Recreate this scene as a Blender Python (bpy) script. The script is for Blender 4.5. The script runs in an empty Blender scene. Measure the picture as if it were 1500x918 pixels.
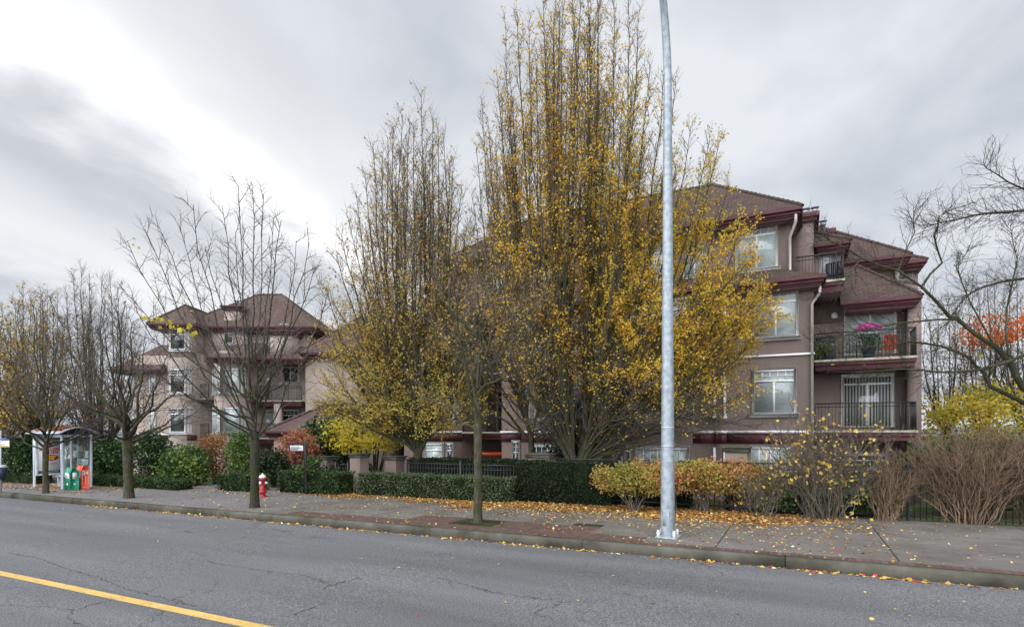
import bpy, math, random
import numpy as np
from mathutils import Vector, Matrix
R = math.radians
# ------------------------------------------------------------------ camera, sky, light
EYE, FPX, PSI, HOR = 2.4, 843.0, R(26.5), 634.0
CP, SP = math.cos(PSI), math.sin(PSI)
SLOPE = 0.0048                       # the street climbs gently to the right
sc = bpy.context.scene
cam_d = bpy.data.cameras.new('camera'); cam = bpy.data.objects.new('camera', cam_d)
sc.collection.objects.link(cam); sc.camera = cam
cam.location = (0, 0, EYE); cam.rotation_euler = (R(90), 0, PSI)
cam_d.sensor_width = 36; cam_d.lens = 36 * FPX / 1500; cam_d.shift_y = (HOR - 459) / 1500
cam_d.clip_start = 0.1; cam_d.clip_end = 4000

SUN_EL, SUN_AZ = R(42), R(-140)       # azimuth from +Y, positive towards +X
w = bpy.data.worlds.new('World'); sc.world = w; w.use_nodes = True
nt = w.node_tree; nt.nodes.clear(); N = nt.nodes; L = nt.links
def nd(t, **k):
    n = N.new(t)
    for a, b in k.items(): setattr(n, a, b)
    return n
def mth(op, a, b=None, clamp=False):
    n = nd('ShaderNodeMath', operation=op, use_clamp=clamp)
    for i, v in enumerate((a, b)):
        if v is None: continue
        if isinstance(v, (int, float)): n.inputs[i].default_value = v
        else: L.new(v, n.inputs[i])
    return n.outputs[0]
out = nd('ShaderNodeOutputWorld'); sky = nd('ShaderNodeTexSky', sky_type='NISHITA')
sky.sun_disc = False; sky.sun_elevation = SUN_EL; sky.sun_rotation = SUN_AZ
tc = nd('ShaderNodeTexCoord'); sep = nd('ShaderNodeSeparateXYZ'); L.new(tc.outputs['Generated'], sep.inputs[0])
zz = mth('ADD', mth('MAXIMUM', sep.outputs['Z'], 0.0), 0.16)
u = mth('DIVIDE', sep.outputs['X'], zz); v = mth('DIVIDE', sep.outputs['Y'], zz)
# cloud deck coordinates: streaks run along v
va = mth('ADD', u, mth('MULTIPLY', v, 0.12))
comb = nd('ShaderNodeCombineXYZ'); L.new(mth('MULTIPLY', v, 0.75), comb.inputs[0]); L.new(va, comb.inputs[1])
n1 = nd('ShaderNodeTexNoise'); n1.inputs['Scale'].default_value = 1.5; n1.inputs['Detail'].default_value = 5
n1.inputs['Roughness'].default_value = 0.5; n1.inputs['Distortion'].default_value = 0.5
L.new(comb.outputs[0], n1.inputs['Vector'])
n2 = nd('ShaderNodeTexNoise'); n2.inputs['Scale'].default_value = 3.6; n2.inputs['Detail'].default_value = 7
n2.inputs['Distortion'].default_value = 0.4
L.new(comb.outputs[0], n2.inputs['Vector'])
cloud = mth('ADD', mth('MULTIPLY', n1.outputs['Fac'], 0.72), mth('MULTIPLY', n2.outputs['Fac'], 0.28))
wob = mth('ADD', mth('MULTIPLY', mth('SUBTRACT', n1.outputs['Fac'], 0.5), 0.50), mth('MULTIPLY', mth('SUBTRACT', n2.outputs['Fac'], 0.5), 0.42))
def bell(c, wd):
    q = mth('DIVIDE', mth('SUBTRACT', mth('ADD', va, wob), c), wd)
    return mth('POWER', 2.718, mth('MULTIPLY', mth('MULTIPLY', q, q), -1.0))
front = mth('MULTIPLY', mth('ADD', v, 0.3), 2.0, clamp=True)
bright = mth('MULTIPLY', mth('ADD', mth('ADD', mth('MULTIPLY', bell(-1.28, .15), .8), mth('MULTIPLY', bell(-1.12, .28), .40)), mth('MULTIPLY', bell(-2.1, .30), .55), clamp=True), front)
dark = mth('MULTIPLY', bell(-1.58, 0.15), front)
cr = nd('ShaderNodeValToRGB'); L.new(cloud, cr.inputs[0])
e = cr.color_ramp.elements
e[0].position = 0.38; e[0].color = (0.54, 0.575, 0.63, 1); e[1].position = 0.60; e[1].color = (0.80, 0.83, 0.87, 1)
mx = nd('ShaderNodeMix', data_type='RGBA'); mx.inputs['B'].default_value = (1.08, 1.08, 1.07, 1)
L.new(cr.outputs[0], mx.inputs['A']); L.new(bright, mx.inputs['Factor'])
mx2 = nd('ShaderNodeMix', data_type='RGBA'); mx2.inputs['B'].default_value = (0.45, 0.48, 0.53, 1)
L.new(mx.outputs['Result'], mx2.inputs['A']); L.new(mth('MULTIPLY', dark, 0.5), mx2.inputs['Factor'])
# overcast sky brighter overhead, with added brightness behind the camera to light the facades
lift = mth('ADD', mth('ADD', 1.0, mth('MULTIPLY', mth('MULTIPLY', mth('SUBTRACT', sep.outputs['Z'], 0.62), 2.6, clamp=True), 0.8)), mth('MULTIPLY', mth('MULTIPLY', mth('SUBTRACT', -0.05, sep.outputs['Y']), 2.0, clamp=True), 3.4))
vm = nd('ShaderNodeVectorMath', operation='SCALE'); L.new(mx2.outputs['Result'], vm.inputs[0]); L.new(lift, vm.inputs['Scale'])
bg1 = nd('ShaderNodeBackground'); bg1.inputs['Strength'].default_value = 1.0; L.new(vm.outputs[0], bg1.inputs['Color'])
bg2 = nd('ShaderNodeBackground'); bg2.inputs['Strength'].default_value = 0.10; L.new(sky.outputs[0], bg2.inputs['Color'])
ms = nd('ShaderNodeMixShader'); ms.inputs[0].default_value = 0.07
L.new(bg1.outputs[0], ms.inputs[1]); L.new(bg2.outputs[0], ms.inputs[2]); L.new(ms.outputs[0], out.inputs['Surface'])

sd = bpy.data.lights.new('sun', 'SUN'); sd.energy = 1.2; sd.angle = R(40); sd.color = (1.0, 0.97, 0.92)
so = bpy.data.objects.new('sun', sd); sc.collection.objects.link(so)
dv = Vector((math.sin(SUN_AZ) * math.cos(SUN_EL), math.cos(SUN_AZ) * math.cos(SUN_EL), math.sin(SUN_EL)))
so.rotation_euler = dv.to_track_quat('Z', 'Y').to_euler(); so.location = dv * 60
sc.view_settings.view_transform = 'Standard'; sc.view_settings.look = 'None'
sc.view_settings.exposure = 0.12; sc.view_settings.gamma = 1
sc.cycles.max_bounces = 6; sc.cycles.transparent_max_bounces = 8

# ------------------------------------------------------------------ where things stand
def az(px): return math.atan((px - 750) / FPX) - PSI
def V(px, Y): return Y * math.tan(az(px))
def depth(X, Y): return -X * SP + Y * CP
def Zat(px, py, Y): return EYE + (HOR - py) * depth(V(px, Y), Y) / FPX
def C(px, py, z):
    r = (px - 750) / FPX * z
    return np.array((r * CP - z * SP, r * SP + z * CP, EYE + (HOR - py) * z / FPX))
WALK = 0.19
def gz(X, lift=WALK): return SLOPE * X + lift
def G(px, py, lift=WALK):
    X = 0
    for _ in range(8):
        z = FPX * (EYE - gz(X, lift)) / (py - HOR); p = C(px, py, z); X = p[0]
    return p
KERB_Y = 11.33

# ------------------------------------------------------------------ mesh helpers
rng = random.Random(7); nr = np.random.RandomState(11)
col = sc.collection
WL = {}
class Acc:
    def __init__(s): s.v = []; s.f = []; s.m = []; s.t = []; s.n = 0
    def add(s, vs, fs, mi=0, tint=0.5):
        s.v.append(np.asarray(vs, float).reshape(-1, 3))
        for f in fs: s.f.append([i + s.n for i in f]); s.m.append(mi); s.t.append(tint)
        s.n += len(vs)
    def box(s, x0, x1, y0, y1, z0, z1, mi=0, fr=None):
        vs = [(x, y, z) for z in (z0, z1) for y in (y0, y1) for x in (x0, x1)]
        if fr: vs = [fr(*p) for p in vs]
        s.add(vs, [(0, 2, 3, 1), (4, 5, 7, 6), (0, 1, 5, 4), (2, 6, 7, 3), (0, 4, 6, 2), (1, 3, 7, 5)], mi)
    def bbox(s, x0, x1, y0, y1, z0, z1, b=0.01, mi=0, fr=None):   # a box with chamfered edges
        vs = []; 
        xs, ys, zs = (x0, x1), (y0, y1), (z0, z1)
        idx = {}
        for i in (0, 1):
            for j in (0, 1):
                for k in (0, 1):
                    sx, sy, sz = (b if i == 0 else -b), (b if j == 0 else -b), (b if k == 0 else -b)
                    for a in range(3):
                        p = [xs[i] + sx, ys[j] + sy, zs[k] + sz]; p[a] = (xs[i], ys[j], zs[k])[a]
                        idx[(i, j, k, a)] = len(vs); vs.append(tuple(p))
        fs = []
        for i in (0, 1):
            q = [idx[(i, 0, 0, 0)], idx[(i, 1, 0, 0)], idx[(i, 1, 1, 0)], idx[(i, 0, 1, 0)]]; fs.append(q if i else q[::-1])
            q = [idx[(0, i, 0, 1)], idx[(1, i, 0, 1)], idx[(1, i, 1, 1)], idx[(0, i, 1, 1)]]; fs.append(q[::-1] if i else q)
            q = [idx[(0, 0, i, 2)], idx[(1, 0, i, 2)], idx[(1, 1, i, 2)], idx[(0, 1, i, 2)]]; fs.append(q if i else q[::-1])
        for i in (0, 1):
            for j in (0, 1):
                fs.append([idx[(i, j, 0, 0)], idx[(i, j, 1, 0)], idx[(i, j, 1, 1)], idx[(i, j, 0, 1)]])
                fs.append([idx[(i, 0, j, 0)], idx[(i, 1, j, 0)], idx[(i, 1, j, 2)], idx[(i, 0, j, 2)]])
                fs.append([idx[(0, i, j, 1)], idx[(1, i, j, 1)], idx[(1, i, j, 2)], idx[(0, i, j, 2)]])
                for k in (0, 1): fs.append([idx[(i, j, k, a)] for a in range(3)])
        if fr: vs = [fr(*p) for p in vs]
        s.add(vs, fs, mi)
    def poly(s, pts, mi=0): s.add(pts, [list(range(len(pts)))], mi)
    def prism(s, poly, z0, z1, mi=0, fr=None):
        n = len(poly)
        vs = [(x, y, z0) for x, y in poly] + [(x, y, z1) for x, y in poly]
        if fr: vs = [fr(*p) for p in vs]
        fs = [(i, (i + 1) % n, n + (i + 1) % n, n + i) for i in range(n)]
        s.add(vs, fs + [list(range(n))[::-1], list(range(n, 2 * n))], mi)
    def tube(s, pts, rad, sides=4, mi=0, caps=False, tint=0.5):
        P = np.asarray(pts, float); n = len(P)
        rad = np.asarray(rad, float) * np.ones(n)
        D = np.gradient(P, axis=0); D /= np.linalg.norm(D, axis=1)[:, None] + 1e-9
        ref = np.array((0.3, 0.9, 0.1)) if abs(D[0][2]) > 0.6 else np.array((0, 0, 1.0))
        A = np.cross(D, ref); A /= np.linalg.norm(A, axis=1)[:, None] + 1e-9
        B = np.cross(D, A)
        th = np.arange(sides) * 2 * math.pi / sides + math.pi / sides
        vs = (P[:, None, :] + rad[:, None, None] * (np.cos(th)[None, :, None] * A[:, None, :] + np.sin(th)[None, :, None] * B[:, None, :])).reshape(-1, 3)
        fs = []
        for i in range(n - 1):
            for j in range(sides):
                a = i * sides + j; b = i * sides + (j + 1) % sides
                fs.append((a, b, b + sides, a + sides))
        if caps: fs += [list(range(sides))[::-1], list(range((n - 1) * sides, n * sides))]
        s.add(vs, fs, mi, tint)
    def lathe(s, prof, x, y, z, sides=16, mi=0, fr=None):
        vs = []; fs = []
        for r, h in prof:
            for j in range(sides):
                a = j * 2 * math.pi / sides; p = (x + r * math.cos(a), y + r * math.sin(a), z + h)
                vs.append(fr(*p) if fr else p)
        for i in range(len(prof) - 1):
            for j in range(sides):
                a = i * sides + j; b = i * sides + (j + 1) % sides; fs.append((a, b, b + sides, a + sides))
        fs += [list(range(sides))[::-1], list(range((len(prof) - 1) * sides, len(prof) * sides))]
        s.add(vs, fs, mi)
    def leaves(s, P, size, tint, droop=0.3, flat=0.0, mi=0, width=0.5):
        P = np.asarray(P, float); n = len(P)
        if n == 0: return
        d = nr.normal(size=(n, 3)); d[:, 2] = d[:, 2] * (1 - flat) * 0.8 - droop
        d /= np.linalg.norm(d, axis=1)[:, None]
        q = nr.normal(size=(n, 3)); 
        if flat: q[:, 2] *= (1 - flat)
        q -= (q * d).sum(1)[:, None] * d; q /= np.linalg.norm(q, axis=1)[:, None]
        sz = size * (0.65 + 0.7 * nr.rand(n)); nn = np.cross(d, q)
        L_ = d * sz[:, None]; W_ = q * (sz * width)[:, None]; U_ = nn * (sz * 0.12)[:, None]
        vs = np.stack([P, P + L_ * 0.45 + W_ + U_, P + L_, P + L_ * 0.45 - W_ + U_], 1).reshape(-1, 3)
        base = s.n
        s.v.append(vs)
        s.f.extend((np.arange(n)[:, None] * 4 + np.array([0, 1, 2, 3]) + base).tolist())
        s.m.extend([mi] * n); s.t.extend(np.asarray(tint * np.ones(n)).tolist()); s.n += 4 * n
    def build(s, name, mats, parent=None, origin=None, smooth=False, uv=False, weld=0):
        if parent is not None: o0 = np.array(WL[parent.name])
        elif origin is not None: o0 = np.array(origin, float)
        else: o0 = np.zeros(3)
        vs = np.concatenate(s.v) - o0
        me = bpy.data.meshes.new(name)
        nf = len(s.f); lens = np.fromiter((len(f) for f in s.f), int, nf)
        flat = np.fromiter((i for f in s.f for i in f), int, int(lens.sum()))
        me.vertices.add(len(vs)); me.vertices.foreach_set('co', vs.ravel())
        me.loops.add(len(flat)); me.loops.foreach_set('vertex_index', flat)
        me.polygons.add(nf); me.polygons.foreach_set('loop_start', np.concatenate([[0], np.cumsum(lens)[:-1]]))
        me.polygons.foreach_set('loop_total', lens)
        me.polygons.foreach_set('material_index', np.array(s.m))
        if smooth: me.polygons.foreach_set('use_smooth', np.ones(nf, bool))
        me.update(calc_edges=True)
        at = me.attributes.new('tint', 'FLOAT', 'FACE'); at.data.foreach_set('value', np.array(s.t, float))
        if uv:
            ul = me.uv_layers.new(name='UVMap'); arr = np.zeros((len(flat), 2)); k = 0
            for f in s.f:
                p = np.array([vs[i] + o0 for i in f]); nn = np.cross(p[1] - p[0], p[2] - p[0]); nn /= np.linalg.norm(nn) + 1e-9
                if nn[2] < 0: nn = -nn
                t = np.cross((0, 0, 1), nn); t = t / (np.linalg.norm(t) + 1e-9) if np.linalg.norm(t) > 1e-3 else np.array((1., 0, 0))
                b = np.cross(nn, t)
                for q in p: arr[k] = (q @ t, q @ b); k += 1
            ul.data.foreach_set('uv', arr.ravel())
        for m in (mats if isinstance(mats, (list, tuple)) else [mats]): me.materials.append(m)
        ob = bpy.data.objects.new(name, me); col.objects.link(ob)
        if parent is not None: ob.parent = parent
        else: ob.location = o0
        WL[ob.name] = tuple(o0)
        return ob
def tag(o, label=None, cat=None, group=None, kind=None):
    for k, v_ in (('label', label), ('category', cat), ('group', group), ('kind', kind)):
        if v_: o[k] = v_
    return o
def thing(name, loc, label, cat, group=None):
    o = bpy.data.objects.new(name, None); col.objects.link(o); o.location = tuple(loc); o.empty_display_size = 0.2
    WL[o.name] = tuple(loc); return tag(o, label, cat, group)
def frame(ox, oy, ang):
    c, s_ = math.cos(ang), math.sin(ang)
    return lambda x, y, z: (ox + x * c - y * s_, oy + x * s_ + y * c, z)

# ------------------------------------------------------------------ materials
def mat(name, rough=0.8, spec=0.3):
    m = bpy.data.materials.new(name); m.use_nodes = True
    b = m.node_tree.nodes['Principled BSDF']; b.inputs['Roughness'].default_value = rough
    b.inputs['Specular IOR Level'].default_value = spec
    return m, m.node_tree, b
def mn(t, kind, **k):
    n = t.nodes.new(kind)
    for a, b in k.items():
        if a.startswith('i_'): n.inputs[a[2:].replace('_', ' ')].default_value = b
        else: setattr(n, a, b)
    return n
def ramp(t, src, stops):
    r = mn(t, 'ShaderNodeValToRGB'); t.links.new(src, r.inputs[0]); el = r.color_ramp.elements
    while len(el) < len(stops): el.new(0.5)
    for e_, (p, c) in zip(el, stops): e_.position = p; e_.color = (*c, 1) if len(c) == 3 else c
    return r.outputs[0]
def noise(t, scale, detail=4, vec=None, rough=0.55, dist=0.0):
    n = mn(t, 'ShaderNodeTexNoise', i_Scale=scale, i_Detail=detail, i_Roughness=rough, i_Distortion=dist)
    if vec is None:
        g = mn(t, 'ShaderNodeNewGeometry'); vec = g.outputs['Position']
    t.links.new(vec, n.inputs['Vector']); return n.outputs['Fac']
def mixc(t, f, a, b, bt='MIX'):
    m = mn(t, 'ShaderNodeMix', data_type='RGBA', blend_type=bt)
    for k, x in (('Factor', f), ('A', a), ('B', b)):
        if isinstance(x, (int, float)): m.inputs[k].default_value = x
        elif isinstance(x, tuple): m.inputs[k].default_value = (*x, 1)
        else: t.links.new(x, m.inputs[k])
    return m.outputs['Result']
def M(t, op, a, b=0.0, clamp=False):
    n = mn(t, 'ShaderNodeMath', operation=op, use_clamp=clamp)
    for i, x in enumerate((a, b)):
        if isinstance(x, (int, float)): n.inputs[i].default_value = x
        else: t.links.new(x, n.inputs[i])
    return n.outputs[0]
def bump(t, b, h, strength=0.3, dist=0.02):
    n = mn(t, 'ShaderNodeBump', i_Strength=strength, i_Distance=dist)
    t.links.new(h, n.inputs['Height']); t.links.new(n.outputs[0], b.inputs['Normal'])
def mottled(name, c1, c2, scale=3, rough=0.8, fine=60, bs=0.2, bd=0.01, spec=0.3, metal=0.0, stops=(0.35, 0.65), streak=False):
    m, t, b = mat(name, rough, spec)
    base = ramp(t, noise(t, scale, 6), [(stops[0], c1), (stops[1], c2)])
    if streak:
        g = mn(t, 'ShaderNodeNewGeometry'); mp = mn(t, 'ShaderNodeMapping'); mp.inputs['Scale'].default_value = (1, 1, 0.12)
        t.links.new(g.outputs['Position'], mp.inputs[0])
        base = mixc(t, M(t, 'MULTIPLY', M(t, 'SUBTRACT', noise(t, 3.5, 5, mp.outputs[0]), 0.47, True), 1.3, True), base, tuple(x * 0.6 for x in c1))
    t.links.new(base, b.inputs['Base Color']); b.inputs['Metallic'].default_value = metal
    if bs: bump(t, b, noise(t, fine, 3), bs, bd)
    return m
def leafmat(name, stops, transl=0.45, rough=0.6):
    m, t, b = mat(name, rough, 0.25)
    a = mn(t, 'ShaderNodeAttribute', attribute_name='tint')
    c = ramp(t, a.outputs['Fac'], stops); t.links.new(c, b.inputs['Base Color'])
    tr = mn(t, 'ShaderNodeBsdfTranslucent'); t.links.new(c, tr.inputs[0])
    mxs = mn(t, 'ShaderNodeMixShader'); mxs.inputs[0].default_value = transl
    t.links.new(b.outputs[0], mxs.inputs[1]); t.links.new(tr.outputs[0], mxs.inputs[2])
    t.links.new(mxs.outputs[0], t.nodes['Material Output'].inputs['Surface']); return m
MT = {}
MT['stucco'] = mottled('stucco', (.190, .144, .126), (.222, .170, .150), 0.8, 0.92, 90, 0.5, 0.008, 0.15, streak=True)
MT['stucco_left'] = mottled('stucco_left', (.33, .268, .235), (.39, .32, .28), 0.8, 0.92, 90, 0.4, 0.008, 0.15, streak=True)
MT['maroon'] = mottled('maroon_paint', (.066, .021, .025), (.098, .032, .037), 2, 0.55, 40, 0.05, 0.003, 0.3)
MT['white'] = mottled('white_vinyl', (.78, .79, .80), (.86, .86, .86), 2, 0.45, 40, 0.03, 0.002, 0.4)
MT['soffit'] = mottled('soffit', (.10, .06, .06), (.13, .08, .08), 2, 0.9, 30, 0.1, 0.004, 0.1)
MT['slab'] = mottled('slab_concrete', (.24, .23, .17), (.40, .38, .30), 3, 0.9, 40, 0.3, 0.01, 0.2)
MT['black'] = mottled('black_metal', (.012, .012, .014), (.022, .022, .024), 4, 0.45, 60, 0.05, 0.002, 0.4)
MT['galv'] = mottled('galvanised_steel', (.22, .255, .285), (.37, .41, .445), 9, 0.5, 120, 0.08, 0.002, 0.4, metal=0.35)
MT['alu'] = mottled('grey_aluminium', (.34, .36, .40), (.42, .44, .48), 4, 0.45, 60, 0.03, 0.002, 0.4, metal=0.3)
MT['cream'] = mottled('cream_downpipe', (.42, .38, .33), (.52, .48, .43), 2, 0.6, 40, 0.05, 0.003)
MT['red'] = mottled('hydrant_red', (.30, .012, .014), (.40, .02, .02), 6, 0.4, 50, 0.1, 0.003, 0.5)
MT['green_box'] = mottled('green_box_paint', (.0, .20, .11), (.01, .26, .15), 6, 0.4, 50, 0.05, 0.002, 0.5)
MT['orange_box'] = mottled('orange_box_paint', (.72, .07, .02), (.85, .10, .035), 6, 0.4, 50, 0.05, 0.002, 0.5)
MT['kayak'] = mottled('kayak_orange', (.55, .055, .015), (.70, .09, .02), 2, 0.35, 50, 0.02, 0.002, 0.5)
MT['navy'] = mottled('navy_plastic', (.012, .018, .045), (.02, .03, .06), 4, 0.5, 50, 0.05, 0.002, 0.4)
MT['blue'] = mottled('blue_panel', (.02, .08, .38), (.03, .10, .45), 4, 0.4, 50, 0.02, 0.002, 0.4)
MT['adwhite'] = mottled('poster_white', (.72, .72, .72), (.78, .78, .78), 3, 0.5, 40, 0.0)
MT['adred'] = mottled('poster_red', (.55, .01, .03), (.60, .015, .04), 3, 0.5, 40, 0.0)
MT['adyellow'] = mottled('poster_yellow', (.80, .55, .03), (.85, .6, .04), 3, 0.5, 40, 0.0)
MT['addark'] = mottled('poster_dark', (.02, .05, .09), (.025, .06, .10), 3, 0.5, 40, 0.0)
MT['printgrey'] = mottled('print_grey', (.10, .10, .11), (.13, .13, .14), 3, 0.6, 40, 0.0)
MT['kerb'] = mottled('kerb_concrete', (.050, .049, .034), (.115, .108, .088), 1.7, 0.9, 70, 0.5, 0.01, 0.2)
MT['crack'] = mottled('crack_filling', (.030, .030, .030), (.060, .059, .058), 9, 0.95, 40, 0.0)
MT['soil'] = mottled('dark_soil', (.022, .026, .012), (.05, .045, .025), 2.5, 0.95, 30, 0.5, 0.03, 0.1)
MT['yard'] = mottled('yard_ground', (.03, .045, .015), (.07, .06, .03), 0.5, 0.95, 10, 0.5, 0.05, 0.1)
MT['hill'] = mottled('far_hill', (.10, .13, .15), (.15, .18, .20), 0.02, 0.95, 1, 0.0)
MT['pink'] = leafmat('pink_petals', [(0, (.45, .03, .22)), (1, (.75, .16, .50))], 0.3)
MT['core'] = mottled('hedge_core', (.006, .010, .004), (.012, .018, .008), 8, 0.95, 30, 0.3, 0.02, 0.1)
def bark(name, c1, c2, moss, amount):
    m, t, b = mat(name, 0.92, 0.15)
    g = mn(t, 'ShaderNodeNewGeometry'); mp = mn(t, 'ShaderNodeMapping'); mp.inputs['Scale'].default_value = (1, 1, 0.25)
    t.links.new(g.outputs['Position'], mp.inputs[0])
    c = ramp(t, noise(t, 22, 5, mp.outputs[0]), [(0.35, c1), (0.68, c2)])
    f = M(t, 'MULTIPLY', M(t, 'SUBTRACT', noise(t, 3.2, 5), 0.62 - amount * 0.4), 5.0, True)
    c = mixc(t, f, c, moss); t.links.new(c, b.inputs['Base Color'])
    bump(t, b, noise(t, 30, 5, mp.outputs[0]), 0.7, 0.015); return m
MT['bark'] = bark('bark_mossy', (.030, .026, .020), (.090, .080, .062), (.045, .052, .016), 0.5)
MT['twig'] = bark('twig_bark', (.068, .057, .048), (.150, .128, .108), (.05, .05, .03), 0.15)
MT['bark_dark'] = bark('bark_dark', (.022, .020, .017), (.060, .055, .045), (.035, .045, .012), 0.40)
MT['bark_pale'] = bark('bark_pale', (.085, .070, .055), (.17, .145, .12), (.07, .07, .03), 0.25)
MT['bark_moss'] = bark('bark_very_mossy', (.040, .036, .024), (.09, .08, .06), (.036, .044, .014), 0.45)
MT['stem_brown'] = bark('stem_brown', (.11, .070, .045), (.26, .182, .122), (.09, .06, .04), 0.1)
MT['lf_gold'] = leafmat('hornbeam_gold', [(0, (.24, .11, .02)), (.2, (.52, .29, .04)), (.55, (.82, .53, .06)), (.8, (.72, .54, .08)), (1, (.26, .32, .05))])
MT['lf_ochre'] = leafmat('hornbeam_ochre', [(0, (.20, .11, .03)), (.3, (.42, .25, .05)), (.7, (.62, .43, .08)), (1, (.50, .44, .09))])
MT['lf_green_yellow'] = leafmat('hornbeam_green_yellow', [(0, (.24, .16, .02)), (.35, (.50, .36, .04)), (.7, (.42, .38, .05)), (1, (.18, .24, .03))])
MT['lf_yellow'] = leafmat('bright_yellow', [(0, (.22, .22, .03)), (.4, (.56, .46, .05)), (1, (.78, .62, .08))])
MT['lf_pale'] = leafmat('pale_yellow', [(0, (.50, .30, .06)), (.5, (.78, .52, .10)), (1, (.80, .66, .24))])
MT['lf_orange'] = leafmat('maple_orange', [(0, (.40, .07, .015)), (.5, (.62, .15, .03)), (1, (.70, .28, .06))])
MT['lf_rust'] = leafmat('rust_leaves', [(0, (.16, .07, .03)), (.5, (.34, .15, .06)), (1, (.20, .17, .05))])
MT['lf_red'] = leafmat('salmon_leaves', [(0, (.22, .08, .05)), (.5, (.44, .17, .11)), (1, (.40, .28, .12))])
MT['lf_hedge'] = leafmat('hedge_green', [(0, (.012, .024, .008)), (.5, (.04, .075, .022)), (.9, (.095, .15, .05)), (1, (.16, .20, .06))], 0.2, 0.45)
MT['lf_box'] = leafmat('boxwood_grey_green', [(0, (.022, .036, .018)), (.5, (.075, .105, .050)), (.9, (.15, .18, .09)), (1, (.22, .20, .09))], 0.2, 0.45)
MT['lf_yew'] = leafmat('yew_dark', [(0, (.006, .012, .005)), (.5, (.016, .03, .011)), (1, (.04, .06, .02))], 0.15, 0.5)
MT['lf_rhodo'] = leafmat('rhododendron', [(0, (.02, .045, .012)), (.5, (.07, .13, .03)), (1, (.22, .27, .07))], 0.2, 0.4)
MT['lf_laurel'] = leafmat('laurel', [(0, (.010, .025, .008)), (.6, (.03, .07, .018)), (1, (.10, .16, .04))], 0.15, 0.35)
MT['lf_mixed'] = leafmat('turning_shrub', [(0, (.09, .15, .03)), (.30, (.28, .30, .06)), (.50, (.50, .40, .09)), (.72, (.52, .25, .12)), (.9, (.48, .13, .09)), (1, (.60, .35, .22))])
MT['lf_litter'] = leafmat('leaf_litter', [(0, (.10, .045, .02)), (.35, (.26, .11, .035)), (.7, (.46, .23, .06)), (.92, (.60, .40, .10)), (1, (.68, .56, .26))], 0.1, 0.6)
MT['lf_scatter'] = leafmat('scattered_leaves', [(0, (.14, .06, .025)), (.25, (.40, .20, .06)), (.7, (.66, .46, .10)), (.93, (.72, .60, .30)), (.94, (.50, .04, .05)), (1, (.50, .04, .07))], 0.1, 0.6)
def shingle(name, c1, c2, c3):
    m, t, b = mat(name, 0.95, 0.1)
    uvn = mn(t, 'ShaderNodeUVMap'); br = mn(t, 'ShaderNodeTexBrick', i_Scale=1.0, offset=0.5)
    br.inputs['Brick Width'].default_value = 0.33; br.inputs['Row Height'].default_value = 0.145
    br.inputs['Mortar Size'].default_value = 0.012; br.inputs['Bias'].default_value = 0.0
    br.inputs['Color1'].default_value = (*c1, 1); br.inputs['Color2'].default_value = (*c2, 1)
    br.inputs['Mortar'].default_value = (*[x * 0.35 for x in c1], 1)
    t.links.new(uvn.outputs[0], br.inputs['Vector'])
    c = mixc(t, M(t, 'MULTIPLY', M(t, 'SUBTRACT', noise(t, 0.9, 6), 0.45), 3, True), br.outputs['Color'], c3)
    t.links.new(c, b.inputs['Base Color']); bump(t, b, br.outputs['Fac'], -0.5, 0.02); return m
MT['roof'] = shingle('roof_shingles', (.066, .044, .040), (.100, .068, .060), (.080, .066, .052))
MT['roof_left'] = shingle('roof_shingles_left', (.095, .064, .058), (.125, .086, .076), (.11, .086, .072))
def glassy(name, kind):
    m, t, b = mat(name, 0.08, 0.8)
    uvn = mn(t, 'ShaderNodeNewGeometry'); sp = mn(t, 'ShaderNodeSeparateXYZ'); t.links.new(uvn.outputs['Position'], sp.inputs[0])
    if kind == 'blind':      # horizontal slats of a lowered blind behind the pane
        f = M(t, 'MULTIPLY', M(t, 'ADD', M(t, 'SINE', M(t, 'MULTIPLY', sp.outputs['Z'], 2 * math.pi / 0.05)), 1.0), 0.5)
        c = mixc(t, f, (.22, .25, .245), (.42, .46, .45))
    elif kind == 'curtain':
        c = ramp(t, noise(t, 0.9, 3), [(0.4, (.30, .35, .34)), (0.6, (.50, .55, .54))])
    elif kind == 'vertical':
        f = M(t, 'GREATER_THAN', M(t, 'SINE', M(t, 'MULTIPLY', sp.outputs['X'], 2 * math.pi / 0.11)), -0.2)
        c = mixc(t, f, (.03, .035, .035), (.34, .36, .34))
    else:
        c = ramp(t, noise(t, 1.1, 4), [(0.4, (.015, .018, .02)), (0.65, (.10, .11, .11))])
    t.links.new(c, b.inputs['Base Color'])
    b.inputs['Coat Weight'].default_value = 0.0
    bump(t, b, noise(t, 1.3, 1), 0.06, 0.05); return m
for k in ('blind', 'curtain', 'vertical', 'dark'): MT['g_' + k] = glassy('pane_' + k, k)
m, t, b = mat('clear_glass', 0.03, 0.5)
tr = mn(t, 'ShaderNodeBsdfTransparent'); tr.inputs[0].default_value = (.80, .88, .86, 1); gl = mn(t, 'ShaderNodeBsdfGlossy'); gl.inputs['Roughness'].default_value = 0.03
mxs = mn(t, 'ShaderNodeMixShader'); mxs.inputs[0].default_value = 0.16
t.links.new(tr.outputs[0], mxs.inputs[1]); t.links.new(gl.outputs[0], mxs.inputs[2]); t.links.new(mxs.outputs[0], t.nodes['Material Output'].inputs['Surface'])
MT['glass'] = m
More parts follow.
